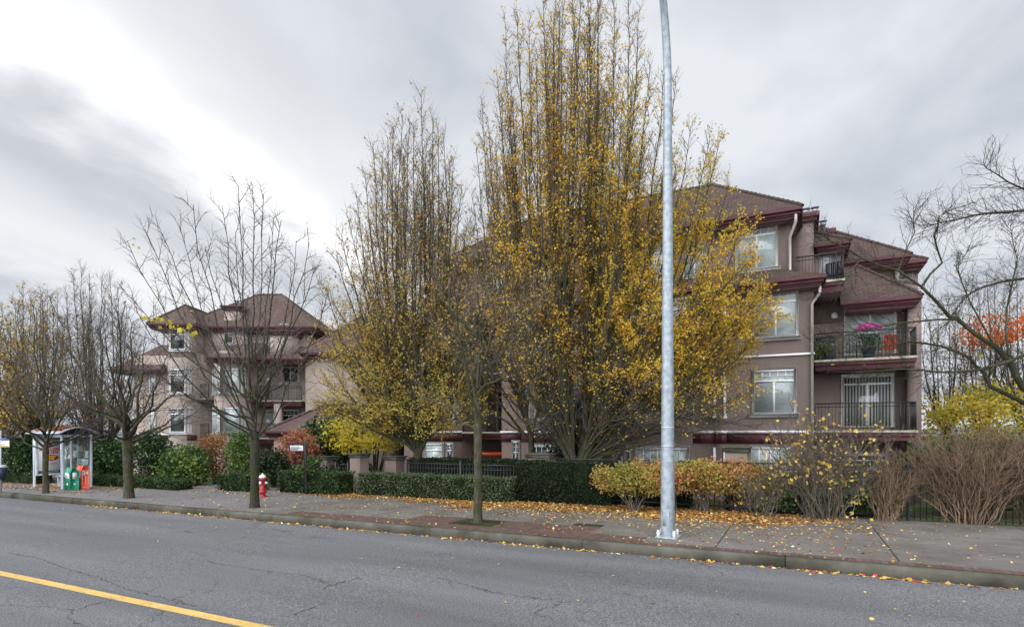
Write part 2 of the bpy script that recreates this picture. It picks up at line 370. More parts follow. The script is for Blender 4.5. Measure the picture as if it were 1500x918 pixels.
# asphalt
m, t, b = mat('asphalt', 0.75, 0.35)
g = mn(t, 'ShaderNodeNewGeometry'); pos = g.outputs['Position']
sp = mn(t, 'ShaderNodeSeparateXYZ'); t.links.new(pos, sp.inputs[0])
mp = mn(t, 'ShaderNodeMapping'); mp.inputs['Scale'].default_value = (0.10, 1.0, 1.0); t.links.new(pos, mp.inputs[0])
big = ramp(t, noise(t, 0.9, 5, mp.outputs[0]), [(0.3, (.085, .086, .091)), (0.7, (.132, .133, .140))])
sp1 = noise(t, 48, 3, None, 0.8)
c = mixc(t, 0.85, big, ramp(t, sp1, [(0.36, (.25, .25, .25)), (0.5, (.95, .95, .95)), (0.64, (2.3, 2.25, 2.2))]), 'MULTIPLY')
vo = mn(t, 'ShaderNodeTexVoronoi', feature='DISTANCE_TO_EDGE', i_Scale=0.30)
dn = mn(t, 'ShaderNodeTexNoise', i_Scale=1.6, i_Detail=7.0, i_Roughness=0.6); t.links.new(pos, dn.inputs['Vector'])
vma = mn(t, 'ShaderNodeVectorMath', operation='MULTIPLY_ADD'); t.links.new(dn.outputs['Color'], vma.inputs[0])
vma.inputs[1].default_value = (1.5, 1.5, 0); t.links.new(pos, vma.inputs[2]); t.links.new(vma.outputs[0], vo.inputs['Vector'])
crk = M(t, 'LESS_THAN', vo.outputs['Distance'], M(t, 'MULTIPLY', noise(t, 5, 3), 0.010))
msk = M(t, 'MULTIPLY', M(t, 'SUBTRACT', noise(t, 0.33, 3), 0.49), 10, True)
cf = M(t, 'MULTIPLY', M(t, 'MULTIPLY', crk, msk), 0.75)
c = mixc(t, cf, c, (.035, .035, .038))
t.links.new(c, b.inputs['Base Color'])
bump(t, b, M(t, 'SUBTRACT', sp1, M(t, 'MULTIPLY', cf, 2.0)), 0.55, 0.008); MT['asphalt'] = m
# pavement concrete: joints across every 3.1 m, stains and moss
m, t, b = mat('pavement_concrete', 0.88, 0.2)
g = mn(t, 'ShaderNodeNewGeometry'); pos = g.outputs['Position']; sp = mn(t, 'ShaderNodeSeparateXYZ'); t.links.new(pos, sp.inputs[0])
c = ramp(t, noise(t, 0.8, 7, None, 0.65), [(0.28, (.082, .071, .060)), (0.5, (.135, .122, .110)), (0.72, (.180, .168, .156))])
c = mixc(t, M(t, 'MULTIPLY', M(t, 'SUBTRACT', noise(t, 45, 3), 0.5), 1.2, True), c, (.09, .085, .078))
mossf = M(t, 'MULTIPLY', M(t, 'SUBTRACT', M(t, 'SUBTRACT', noise(t, 0.7, 5), 0.40), M(t, 'MULTIPLY', M(t, 'ABSOLUTE', M(t, 'ADD', sp.outputs['X'], 5.5)), 0.05)), 4.0, True)
drv = M(t, 'MULTIPLY', M(t, 'SUBTRACT', -13.0, sp.outputs['X']), 0.25, True)
c = mixc(t, M(t, 'MULTIPLY', drv, 0.7), c, (.175, .172, .175))
c = mixc(t, M(t, 'MULTIPLY', mossf, 0.65), c, (.075, .075, .040))
jx = M(t, 'ABSOLUTE', M(t, 'SUBTRACT', M(t, 'FRACT', M(t, 'DIVIDE', M(t, 'ADD', M(t, 'ADD', sp.outputs["X"], 95.94), M(t, 'MULTIPLY', noise(t, 3, 3), 0.03)), 3.0)), 0.5))
c = mixc(t, M(t, 'LESS_THAN', jx, 0.0045), c, (.03, .028, .02))
t.links.new(c, b.inputs['Base Color']); bump(t, b, noise(t, 50, 4), 0.35, 0.008); MT['pavement'] = m
# brick paving
def brickmat(name, w_, h_, rot):
    m, t, b = mat(name, 0.85, 0.2)
    g = mn(t, 'ShaderNodeNewGeometry'); mp = mn(t, 'ShaderNodeMapping'); mp.inputs['Rotation'].default_value = (0, 0, rot)
    t.links.new(g.outputs['Position'], mp.inputs[0])
    br = mn(t, 'ShaderNodeTexBrick', i_Scale=1.0, offset=0.5 if h_ < .3 else 0.0); t.links.new(mp.outputs[0], br.inputs['Vector'])
    br.inputs['Brick Width'].default_value = w_; br.inputs['Row Height'].default_value = h_
    br.inputs['Mortar Size'].default_value = 0.008
    br.inputs['Color1'].default_value = (.085, .050, .043, 1); br.inputs['Color2'].default_value = (.135, .080, .070, 1); br.inputs['Mortar'].default_value = (.045, .042, .03, 1)
    mf = M(t, 'MULTIPLY', M(t, 'SUBTRACT', noise(t, 1.3, 5), 0.50), 5, True)
    c = mixc(t, M(t, 'MULTIPLY', mf, 0.6), br.outputs['Color'], (.07, .07, .035))
    t.links.new(c, b.inputs['Base Color']); bump(t, b, br.outputs['Fac'], -0.5, 0.006); return m
MT['brick'] = brickmat('brick_paving', 0.22, 0.11, R(90)); MT['brick_row'] = brickmat('brick_course', 0.125, 9.0, 0)
# road paint
m, t, b = mat('yellow_paint', 0.7, 0.3)
wr = M(t, 'MULTIPLY', M(t, 'SUBTRACT', noise(t, 14, 6, None, 0.7), 0.55), 9, True)
c = mixc(t, M(t, 'MULTIPLY', wr, 0.75), ramp(t, noise(t, 2, 4), [(0.3, (.50, .32, .09)), (0.7, (.62, .42, .14))]), (.17, .15, .12))
t.links.new(c, b.inputs['Base Color']); bump(t, b, noise(t, 75, 3), 0.4, 0.006); MT['yellow_paint'] = m
# ------------------------------------------------------------------ ground, street, pavement
def sheet(name, xs, ys, zf, material, mi=None):
    a = Acc(); vs = [(x, y, zf(x, y)) for y in ys for x in xs]; n = len(xs)
    a.add(vs, [(j * n + i, j * n + i + 1, (j + 1) * n + i + 1, (j + 1) * n + i) for j in range(len(ys) - 1) for i in range(n - 1)])
    o = a.build(name, material); tag(o, kind='structure'); return o
XS = [-1500, -400, -150, -80, -60] + list(range(-50, 21, 2)) + [40, 80, 150, 400, 1500]
def ground_z(x, y):
    s_ = SLOPE * max(-300, min(300, x))
    if y < 17.3: return s_ - 0.02 if y < 11.4 else s_ + WALK - 0.02
    k = min(1, (y - 17.3) / 3.0); k = k * k * (3 - 2 * k)
    return s_ + (WALK - 0.02) * (1 - k) + (-0.35) * k
sheet('ground', XS, [-1500, -300, -60, -16, 11.39, 11.41, 17.3, 18, 19, 20, 21, 23, 40, 80, 200, 600, 1500], ground_z, MT['yard'])
sheet('road', [-300, -80, -40, -20, -10, 0, 10, 20, 40, 80, 300], [-7, 0, 4, 11.34], lambda x, y: SLOPE * x, MT['asphalt'])
sheet('pavement', [-120, -60, -40, -20, -10, 0, 10, 20, 40, 80], [11.5, 13, 15, 17.35], lambda x, y: gz(x), MT['pavement'])
a = Acc()
for (x0, x1, y0, y1) in ((-13.0, -2.9, 11.5, 12.25),):
    a.add([(x0, y0, gz(x0) + .004), (x1, y0, gz(x1) + .004), (x1, y1, gz(x1) + .004), (x0, y1, gz(x0) + .004)], [(0, 1, 2, 3)])
a.add([(-9.2, 12.25, gz(-9.2) + .004), (-4.2, 12.25, gz(-4.2) + .004), (-4.2, 13.1, gz(-4.2) + .004), (-9.2, 13.1, gz(-9.2) + .004)], [(0, 1, 2, 3)])
tag(a.build('brick_paving', MT['brick']), kind='structure')
a = Acc(); a.add([(-2.9, 11.5, gz(-2.9) + .004), (30, 11.5, gz(30) + .004), (30, 11.76, gz(30) + .004), (-2.9, 11.76, gz(-2.9) + .004)], [(0, 1, 2, 3)])
tag(a.build('brick_course', MT['brick_row']), kind='structure')
# kerb of separate cast lengths with a rounded nose
a = Acc(); prof = [(11.33, -.05), (11.335, .13), (11.345, .165), (11.375, .19), (11.50, .195), (11.50, -.05)]
x = -82.0 + 1.78 + 0.21
while x < 60:
    x1 = x + 3.80 - .016; vs = [(xx, y, SLOPE * xx + z) for xx in (x, x1) for y, z in prof]; n = len(prof)
    a.add(vs, [(i, (i + 1) % n, n + (i + 1) % n, n + i) for i in range(n)] + [tuple(range(n))[::-1], tuple(range(n, 2 * n))]); x += 3.80
tag(a.build('kerb', MT['kerb']), kind='structure')
yl = 5.04
a = Acc(); a.add([(-300, yl - .085, SLOPE * -300 + .004), (60, yl - .085, SLOPE * 60 + .004), (60, yl + .085, SLOPE * 60 + .004), (-300, yl + .085, SLOPE * -300 + .004)], [(0, 1, 2, 3)])
tag(a.build('road_marking', MT['yellow_paint']), kind='structure')
a = Acc()
for line in ([(15, 810), (60, 818), (95, 832), (140, 844), (180, 861), (215, 870), (250, 879), (292, 888)], [(0, 885), (60, 888), (110, 893), (175, 875), (205, 870), (238, 858)], [(106, 892), (98, 903), (112, 911), (131, 919)],
             [(280, 818), (350, 830), (405, 838), (440, 841), (470, 850), (483, 857), (470, 865)], [(483, 857), (500, 852), (530, 846)], [(395, 838), (375, 846)], [(640, 846), (690, 858), (740, 872)], [(430, 900), (480, 880), (500, 872)]):
    q = [G(x_, y_, 0.0) for x_, y_ in line]; fine = [q[0]]
    for p_, r_ in zip(q[:-1], q[1:]):
        m_ = max(2, int(np.linalg.norm(r_ - p_) / .07))
        for k in range(1, m_ + 1): fine.append(p_ + (r_ - p_) * k / m_ + np.array((nr.normal() * .022, nr.normal() * .022, 0)))
    for p_, r_ in zip(fine[:-1], fine[1:]):
        d_ = (r_ - p_)[:2]; d_ = d_ / (np.linalg.norm(d_) + 1e-9); wd = .002 + .009 * nr.rand() ** 2.5; n_ = np.array((-d_[1] * wd, d_[0] * wd, 0)); up = np.array((0, 0, .0065))
        a.add([p_ - n_ + up, r_ - n_ + up, r_ + n_ + up, p_ + n_ + up], [(0, 1, 2, 3)])
tag(a.build('road_cracks', MT['crack']), kind='structure')
# drain cover let into the pavement, and a tree pit of soil
a = Acc(); p = G(862, 769)
a.box(p[0] - .35, p[0] + .35, p[1] - .17, p[1] + .17, p[2] - .02, p[2] + .008)
for k in range(7): a.box(p[0] - .30 + k * .09, p[0] - .25 + k * .09, p[1] - .13, p[1] + .13, p[2] + .007, p[2] + .012)
tag(a.build('drain_cover', MT['bark_dark'], origin=p), 'dark leaf-strewn drain cover set in the pavement left of the lamp post', 'drain cover')
a = Acc(); p = G(700, 765); a.add([(p[0] - .6, p[1] - .45, p[2] + .008), (p[0] + .6, p[1] - .45, p[2] + .008), (p[0] + .6, p[1] + .45, p[2] + .008), (p[0] - .6, p[1] + .45, p[2] + .008)], [(0, 1, 2, 3)])
tag(a.build('tree_pit', MT['soil']), kind='structure')
# far land
a = Acc()
for k, (cx, cy, rx, h) in enumerate([(-700, 260, 300, 9), (-500, 520, 300, 10), (-150, 800, 400, 12), (300, 700, 350, 10), (700, 400, 350, 9)]):
    n = 28; vs = [(cx + rx * math.cos(q * 2 * math.pi / n), cy + rx * .5 * math.sin(q * 2 * math.pi / n), -4) for q in range(n)]
    vs += [(cx + rx * .4 * math.cos(q * 2 * math.pi / n), cy + rx * .2 * math.sin(q * 2 * math.pi / n), h * (.8 + .2 * math.sin(q * 2.3 + k))) for q in range(n)]
    a.add(vs, [(i, (i + 1) % n, n + (i + 1) % n, n + i) for i in range(n)] + [tuple(range(n, 2 * n))])
tag(a.build('hills', MT['hill']), kind='structure')

# ------------------------------------------------------------------ building tools
class Pl:
    """an upright facade plane through two plan points, left to right as seen from the street"""
    def __init__(s, a_, b_):
        s.a = np.array(a_[:2], float); d = np.array(b_[:2], float) - s.a; s.len = np.linalg.norm(d); s.t = d / s.len
        s.n = np.array((s.t[1], -s.t[0]))
    def hit(s, px):
        d = np.array((math.sin(az(px)), math.cos(az(px)))); m = np.array([[d[0], -s.t[0]], [d[1], -s.t[1]]])
        k, u_ = np.linalg.solve(m, s.a); return u_, d * k
    def z(s, px, py):
        u_, p = s.hit(px); return EYE + (HOR - py) * depth(p[0], p[1]) / FPX
    def fr(s, x, y, z):           # x along the wall, y outwards from it
        q = s.a + s.t * x + s.n * y; return (q[0], q[1], z)
def window(pl, root, px0, px1, py0, py1, style='slider', pane='blind', zz_=None, uu=None, sill=True):
    if uu: u0, u1 = uu
    else: u0, u1 = pl.hit(px0)[0], pl.hit(px1)[0]
    if zz_: z0, z1 = zz_
    else: pm = (px0 + px1) / 2; z1, z0 = pl.z(pm, py0), pl.z(pm, py1)
    f = Acc(); T = .075; w_ = u1 - u0; h_ = z1 - z0
    ox = 0.055
    f.bbox(u0 - .02, u0 + T, .001, ox, z0, z1, .006, fr=pl.fr); f.bbox(u1 - T, u1 + .02, .001, ox, z0, z1, .006, fr=pl.fr)
    f.bbox(u0 - .03, u1 + .03, .001, ox + .01, z1 - .02, z1 + .06, .006, fr=pl.fr); f.bbox(u0 + T - .01, u1 - T + .01, .002, ox - .004, z0, z0 + T, .006, fr=pl.fr)
    if h_ > .2:
        f.box(u0 + T, u1 - T, .002, ox - .006, z1 - .09, z1 - .019, fr=pl.fr)
    def vb(x, za, zb, wd, o=.04): f.box(x - wd / 2, x + wd / 2, .003, o, za, zb, fr=pl.fr)
    def hb(xa, xb, z, wd, o=.042): f.box(xa, xb, .003, o, z - wd / 2, z + wd / 2, fr=pl.fr)
    zt = z1 - h_ * .26
    if style in ('slider', 'door'):
        if style == 'door': zt = z1 - h_ * .17
        hb(u0 + T, u1 - T, zt, .07); vb((u0 + u1) / 2, z0 + T, zt - .036, .07)
        if style == 'slider':
            n = max(4, int(round(w_ / .30)))
            for i in range(1, n): vb(u0 + T + (w_ - 2 * T) * i / n, zt + .036, z1 - .09, .022, .036)
            hb(u0 + T, u1 - T, (zt + z1 - .05) / 2, .022, .033)
    elif style == 'narrow':
        hb(u0 + T, u1 - T, zt, .06); vb((u0 + u1) / 2, zt + .03, z1 - .09, .02, .036); hb(u0 + T, u1 - T, (zt + z1 - .05) / 2, .02, .033)
    elif style == 'grid':
        n = max(2, int(round(w_ / .32)))
        for i in range(1, n): vb(u0 + T + (w_ - 2 * T) * i / n, z0 + T, z1 - .09, .022, .036)
        hb(u0 + T, u1 - T, (z0 + z1) / 2, .022, .033); vb((u0 + u1) / 2, z0 + T, z1 - .09, .06, .043)
    o = f.build('window' if style != 'door' else 'glass_door', MT['white'], root)
    g_ = Acc(); g_.box(u0 + .01, u1 - .01, .0015, .018, z0 + .01, z1 - .01, fr=pl.fr); g_.build('pane', MT['g_' + pane], o)
    if sill and style not in ('door',):
        s_ = Acc(); s_.bbox(u0 - .12, u1 + .12, .0, .12, z0 - .13, z0 - .001, .008, fr=pl.fr); s_.build('sill', MT['white'], o)
    return o
def railing(root, fr, x0, x1, z0, h=1.02, side=0, name='railing'):
    a = Acc(); a.box(x0, x1, -.025, .025, z0 + h - .04, z0 + h, fr=fr); a.box(x0, x1, -.015, .015, z0 + h - .17, z0 + h - .145, fr=fr); a.box(x0, x1, -.015, .015, z0 + .08, z0 + .105, fr=fr)
    n = max(2, int((x1 - x0) / .115))
    for i in range(n + 1):
        x = x0 + (x1 - x0) * i / n; w_ = .022 if i % 12 == 0 or i == n else .009
        a.box(x - w_, x + w_, -w_, w_, z0, z0 + h - .02, fr=fr)
    if side:
        for xe in ((x0, x1) if side == 2 else ((x0,) if side < 0 else (x1,))):
            L_ = 1.6; a.box(xe - .02, xe + .02, -L_, 0, z0 + h - .043, z0 + h - .003, fr=fr); a.box(xe - .012, xe + .012, -L_, 0, z0 + .08, z0 + .10, fr=fr)
            for i in range(14): a.box(xe - .009, xe + .009, -L_ * i / 14 - .009, -L_ * i / 14 + .009, z0 + .08, z0 + h - .03, fr=fr)
    return a.build(name, MT['black'], root)
def fascia(root, fr, x0, x1, y0, y1, ze, sides='fblr'):
    """maroon gutter and board round a rectangular eave: y0 is the street side"""
    a = Acc(); O = .10
    def run(x0, x1, y0, y1, z0, z1): a.bbox(x0, x1, y0, y1, z0, z1, .012, fr=fr)
    for dz0, dz1, off in ((-.10, .03, 0.0), (-.22, -.102, .09), (-.29, -.222, .15)):
        if 'f' in sides: run(x0 + off, x1 - off, y0 + off, y0 + off + .08, ze + dz0, ze + dz1)
        if 'b' in sides: run(x0 + off, x1 - off, y1 - off - .08, y1 - off, ze + dz0, ze + dz1)
        if 'l' in sides: run(x0 + off, x0 + off + .08, y0 + off + .081, y1 - off - .081, ze + dz0, ze + dz1)
        if 'r' in sides: run(x1 - off - .08, x1 - off, y0 + off + .081, y1 - off - .081, ze + dz0, ze + dz1)
    return a.build('fascia', MT['maroon'], root)
def soffit(root, fr, x0, x1, y0, y1, ze):
    a = Acc(); a.box(x0 + .2, x1 - .2, y0 + .2, y1 - .2, ze - .36, ze - .30, fr=fr); return a.build('soffit', MT['soffit'], root)
def hip(root, fr, x0, x1, y0, y1, ze, pitch, name='roof', m='roof', fs='fblr', il=1.0, ir=1.0):
    hb_ = (y1 - y0) / 2 if (y1 - y0) <= (x1 - x0) * 1.0 else (x1 - x0) / 2
    zr = ze + hb_ * pitch; a = Acc(); e_ = .03
    q = [fr(x0, y0, ze + e_), fr(x1, y0, ze + e_), fr(x1, y1, ze + e_), fr(x0, y1, ze + e_)]
    if (y1 - y0) <= (x1 - x0):
        r0, r1 = fr(x0 + hb_ * il, (y0 + y1) / 2, zr), fr(x1 - hb_ * ir, (y0 + y1) / 2, zr)
        for pl_ in ([q[0], q[1], r1, r0], [q[1], q[2], r1], [q[2], q[3], r0, r1], [q[3], q[0], r0]): a.poly(pl_)
        caps = [(q[0], r0), (q[3], r0), (q[1], r1), (q[2], r1), (r0, r1)]
    else:
        r0, r1 = fr((x0 + x1) / 2, y0 + hb_, zr), fr((x0 + x1) / 2, y1 - hb_, zr)
        for pl_ in ([q[0], q[1], r0], [q[1], q[2], r1, r0], [q[2], q[3], r1], [q[3], q[0], r0, r1]): a.poly(pl_)
        caps = [(q[0], r0), (q[1], r0), (q[3], r1), (q[2], r1), (r0, r1)]
    o = a.build(name, MT[m], root, uv=True)
    c = Acc()
    for p_, r_ in caps:
        p_, r_ = np.array(p_), np.array(r_)
        n_ = max(2, int(np.linalg.norm(r_ - p_) / .3))
        for i in range(n_):
            c.tube([p_ + (r_ - p_) * i / n_ + (0, 0, .0), p_ + (r_ - p_) * (i + 1.12) / n_ + (0, 0, .03)], [.075, .085], 5)
    c.build('ridge_cap', MT[m], o, uv=True)
    if fs: fascia(root, fr, x0, x1, y0, y1, ze, fs); soffit(root, fr, x0, x1, y0, y1, ze)
    return o
def slab(root, fr, x0, x1, y0, y1, z, th=.34):
    a = Acc(); a.bbox(x0, x1, y0, y1, z - .09, z, .01, fr=fr); a.build('balcony_floor', MT['slab'], root)
    a = Acc(); a.bbox(x0 + .04, x1 - .04, y0 + .05, y0 + .11, z - .22, z - .092, .01, fr=fr); a.bbox(x0 + .08, x1 - .08, y0 + .13, y0 + .19, z - th - .06, z - .222, .01, fr=fr)
    a.bbox(x1 - .11, x1 - .05, y0 + .2, y1 - .01, z - .22, z - .092, .01, fr=fr)
    a.build('balcony_fascia', MT['maroon'], root)
    a = Acc(); a.box(x0 + .06, x1 - .12, y0 + .2, y1 - .01, z - th - .04, z - .1, fr=fr); a.build('balcony_soffit', MT['soffit'], root)
def strip(root, pts, z0, z1, out, name, material):
    """a moulding that follows the walls between plan points"""
    a = Acc()
    for p_, q_ in zip(pts[:-1], pts[1:]):
        pl = Pl(p_, q_)
        if pl.len < .15: continue
        a.box(-out * .42, pl.len + out * .42, .001, out, z0, z1, fr=pl.fr)
    return a.build(name, material, root)
def pipe(root, pts, r, name='downpipe', m='cream'):
    a = Acc(); a.tube(pts, r, 6, caps=True); return a.build(name, MT[m], root)
def vent(root, x, y, z, h=.55, n=2, fr=None):
    a = Acc()
    for k in range(n):
        a.lathe([(.09, -.2), (.09, h - .1), (.13, h - .1), (.13, h), (.0, h)], x + k * .36, y, z, 10, fr=fr)
        a.lathe([(.15, h + .07), (.19, h + .08), (.17, h + .13), (.0, h + .15)], x + k * .36, y, z, 10, fr=fr)
    return a.build('roof_vent', MT['alu'], root)
ID = frame(0, 0, 0)
def hip_corner(root, x0, x1, y0, d, ze, zt, yb):
    """the street-side slope and the right-hand hip of a roof that runs on behind"""
    a = Acc(); E, T_ = (x1, y0, ze), (x1 - d, y0 + d, zt)
    a.poly([(x0, y0, ze), E, T_, (x0, y0 + d, zt)]); a.poly([E, (x1, yb, ze), (x1 - d, yb, zt), T_]); a.poly([(x0, y0 + d, zt), T_, (x1 - d, yb, zt), (x0, yb, zt)])
    a.poly([(x0, y0, ze), (x0, y0 + d, zt), (x0, yb, zt), (x0, yb, ze)])
    o = a.build('roof', MT['roof'], root, uv=True); c = Acc(); E, T_ = np.array(E), np.array(T_); n_ = max(2, int(np.linalg.norm(T_ - E) / .3))
    for i in range(n_): c.tube([E + (T_ - E) * i / n_, E + (T_ - E) * (i + 1.12) / n_ + (0, 0, .02)], [.07, .08], 5)
    c.build('ridge_cap', MT['roof'], o, uv=True); fascia(root, ID, x0, x1, y0, yb, ze - .03, 'fr'); soffit(root, ID, x0, x1, y0, yb, ze - .03)

# ------------------------------------------------------------------ the near apartment building
YA = 25.0
bA = thing('apartment_building', (0, YA, -.35), 'long four-storey taupe stucco apartment block with maroon eaves behind the golden hornbeams', 'apartment building')
P = lambda px, Y: (V(px, Y), Y)
XR = V(1192, YA)                         # the corner where the recessed balconies begin
XR2 = V(1345, 27.6)
face = [P(592, 40), P(592, 25.8), P(677, 25.8), (V(677, 25.8), 28.6), (V(735, 25.8), 28.6), P(735, 25.8), P(765, 25.8), P(778, 24.9), P(862, 24.9), P(872, 25.6), P(914, 25.6),
        P(926, 24.5), P(1012, 24.5), (V(1012, 24.5), 25.0), (V(1047, 25.0), 25.0), (V(1047, 25.0) + .22, 24.78), (V(1062, 24.78), 24.78), (V(1062, 24.78), 25.0), (XR, YA), (XR, 27.6), (XR2, 27.6), (XR2, 44), (V(592, 40), 44)]
ZT = 8.55
a = Acc()
lo, hi = -.5, ZT
n = len(face)
vs = [(x, y, lo) for x, y in face] + [(x, y, hi) for x, y in face]
a.add(vs, [(i, (i + 1) % n, n + (i + 1) % n, n + i) for i in range(n)])
a.build('wall', MT['stucco'], bA)
# storey four stands back behind the skirt roof
X4L, X4R, Y4 = V(650, 26.4), V(1158, 26.4), 26.4
a = Acc(); a.prism([(X4L, Y4), (X4R, Y4), (X4R, 40), (X4L, 40)], 8.0, 11.3); a.build('upper_wall', MT['stucco'], bA)
# mouldings
def seg(i0, i1): return face[i0:i1 + 1]
for i0, i1 in ((1, 2), (5, 11), (13, 18)):
    strip(bA, seg(i0, i1), 2.40, 2.50, .09, 'white_moulding', MT['white'])
    strip(bA, seg(i0, i1), 1.98, 2.398, .05, 'maroon_band', MT['maroon'])
for i0, i1 in ((1, 2), (5, 11), (13, 18)): strip(bA, seg(i0, i1), 5.42, 5.50, .07, 'white_moulding', MT['white'])
# recess with the kayak: slabs and rails per storey
rx0, rx1 = V(677, 25.8), V(735, 25.8)
for zf in (2.46, 5.46):
    slab(bA, ID, rx0 + .003, rx1 - .003, 25.72, 28.59, zf)
    railing(bA, frame(0, 25.85, 0), rx0 + .03, rx1 - .03, zf)
plr = Pl((rx0, 28.6), (rx1, 28.6))
for z0 in (2.5, 5.5): window(plr, bA, 0, 0, 0, 0, 'door', 'dark', zz_=(z0, z0 + 2.3), uu=(.6, plr.len - .4))
# planes
pL, pC, pB, pW, pA_ = Pl(face[1], face[2]), Pl(face[7], face[8]), Pl(face[11], face[12]), Pl(face[13], face[14]), Pl(face[17], face[18])
pCl, pBl = Pl(face[6], face[7]), Pl(face[10], face[11])
lev = ((3.10, 4.92), (6.12, 8.02))
for z0, z1 in lev:
    window(pL, bA, 0, 0, 0, 0, 'slider', 'curtain', (z0, z1), (pL.hit(612)[0], pL.hit(645)[0]))
    window(pL, bA, 0, 0, 0, 0, 'narrow', 'dark', (z0, z1), (pL.hit(652)[0], pL.hit(666)[0]))
    window(pC, bA, 0, 0, 0, 0, 'slider', 'dark', (z0, z1), (pC.hit(784)[0], pC.hit(856)[0]))
    window(pCl, bA, 0, 0, 0, 0, 'narrow', 'dark', (z0, z1), (.12, pCl.len - .12), sill=False)
    window(pB, bA, 0, 0, 0, 0, 'slider', 'curtain', (z0, z1), (pB.hit(941)[0], pB.hit(1010)[0]))
    window(pBl, bA, 0, 0, 0, 0, 'narrow', 'dark', (z0, z1), (.30, pBl.len - .12), sill=False)
window(pA_, bA, 1102, 1166, 541, 606, 'slider', 'blind')
window(pA_, bA, 1104, 1169, 425, 494, 'slider', 'curtain')
p4 = Pl((X4L, Y4), (X4R, Y4))
window(p4, bA, 1078, 1139, 328, 394, 'slider', 'curtain')
for pa, pb in ((1000, 1035), (940, 985), (860, 905), (780, 820), (720, 750)):
    window(p4, bA, 0, 0, 0, 0, 'slider', 'curtain', (9.35, 11.0), (p4.hit(pa)[0], p4.hit(pb)[0]))
# ground storey
window(pA_, bA, 1098, 1160, 654, 690, 'grid', 'curtain')
window(pB, bA, 930, 1009, 655, 690, 'grid', 'curtain')
window(pBl, bA, 0, 0, 0, 0, 'narrow', 'dark', (.9, 1.85), (.3, pBl.len - .12), sill=False)
window(pC, bA, 776, 846, 652, 690, 'grid', 'dark')
window(pL, bA, 623, 650, 649, 690, 'narrow', 'curtain'); window(pL, bA, 654, 664, 649, 690, 'narrow', 'dark')
pW2 = Pl(face[5], face[6]); window(pW2, bA, 0, 0, 0, 0, 'narrow', 'dark', (-.2, 2.0), (pW2.len - .55, pW2.len - .12), sill=False)
# white corner strips beside the shallow projection
for q in (face[14], face[16]):
    for z0, z1 in ((3.1, 4.95), (6.1, 8.0), (.5, 1.8)):
        a = Acc(); a.bbox(q[0] - .05, q[0] + .05, q[1] - .09 - (.0 if q is face[14] else .0), q[1] - .012, z0, z1, .008); a.bbox(q[0] - .08, q[0] + .08, q[1] - .12, q[1] - .011, z0 - .10, z0 - .002, .008)
        a.build('corner_trim', MT['white'], bA)
# stub beside the upper balcony and balcony-side back walls
xs0, xs1 = V(1177, 28.0), V(1192, 28.0)
a = Acc(); a.box(X4R + .01, xs1, 28.0, 30.5, 8.2, Zat(1185, 325, 28)); a.build('chimney', MT['stucco'], bA)
zc = Zat(1185, 325, 28)
a = Acc(); a.bbox(X4R + .02, xs1 + .12, 27.88, 30.6, zc + .002, zc + .17, .01); a.bbox(X4R + .02, xs1 + .22, 27.80, 30.7, zc + .172, zc + .36, .01); a.build('chimney_cap', MT['maroon'], bA)
vent(bA, xs0 + .1, 29.2, zc + .4, .5, 2)
# main hip roof over storey four
ze4 = Zat(1176, 302, 25.6)
X4E = V(1176, 25.6)
hip(bA, ID, V(640, 25.6), X4E, 25.6, 33.4, ze4, (Zat(1050, 270, 29.5) - ze4) / 3.9)
zk = ze4 + .6; hip(bA, ID, V(765, 30.5), V(1010, 30.5), 30.5, 42, zk, (Zat(890, 279, 36.2) - zk) / 5.75)
# small roof caps that rise from the main roof
for px, py in ((735, 330), (816, 268)):
    Yc = 30.0; xx = V(px, Yc); zz2 = Zat(px, py, Yc)
    a = Acc(); a.box(xx - .5, xx + .5, Yc - .5, Yc + .5, zz2 - 3.2, zz2 - .25); a.build('chimney', MT['stucco'], bA)
    a = Acc(); a.bbox(xx - .62, xx + .62, Yc - .62, Yc + .62, zz2 - .249, zz2, .01); a.build('chimney_cap', MT['maroon'], bA)
# lower wing to the left
hip(bA, ID, V(576, 25.2), V(745, 25.2), 25.2, 40.5, 8.25, .62)
# skirt roof in front of storey four
xe0, xe1, ye, zs = V(745, 24.3), V(1211, 24.3), 24.3, Zat(1180, 404, 24.3)
ztp = zs + .95
a = Acc()
a.poly([(xe0, ye, zs), (xe1, ye, zs), (xe1 - 1.7, Y4 + .05, ztp), (xe0, Y4 + .05, ztp)])
a.poly([(xe1, ye, zs), (xe1, Y4 + 1.6, zs), (xe1 - 1.7, Y4 + .9, ztp), (xe1 - 1.7, Y4 + .05, ztp)])
a.build('skirt_roof', MT['roof'], bA, uv=True)
fascia(bA, ID, xe0, xe1, ye, Y4 + 1.2, zs - .03, 'fr'); soffit(bA, ID, xe0, xe1, ye, Y4 + 1.2, zs - .03)
# downpipes with their swan necks
zz1 = ze4 - .2
pipe(bA, [(X4E - .25, 25.75, zz1), (X4E - .25, 25.8, zz1 - .3), (X4R - .02, Y4 - .12, zz1 - .75), (X4R - .02, Y4 - .12, 9.0), (X4R + .1, Y4 - .3, 8.9)], .055)
pipe(bA, [(XR + .20, 24.6, zs - .35), (XR + .20, 24.62, zs - .62), (XR - .06, YA - .07, zs - .95), (XR - .06, YA - .07, 0)], .05)
pipe(bA, [P(905, 25.5) + (8.2,), P(905, 25.5) + (-.3,)], .06, m='stucco')
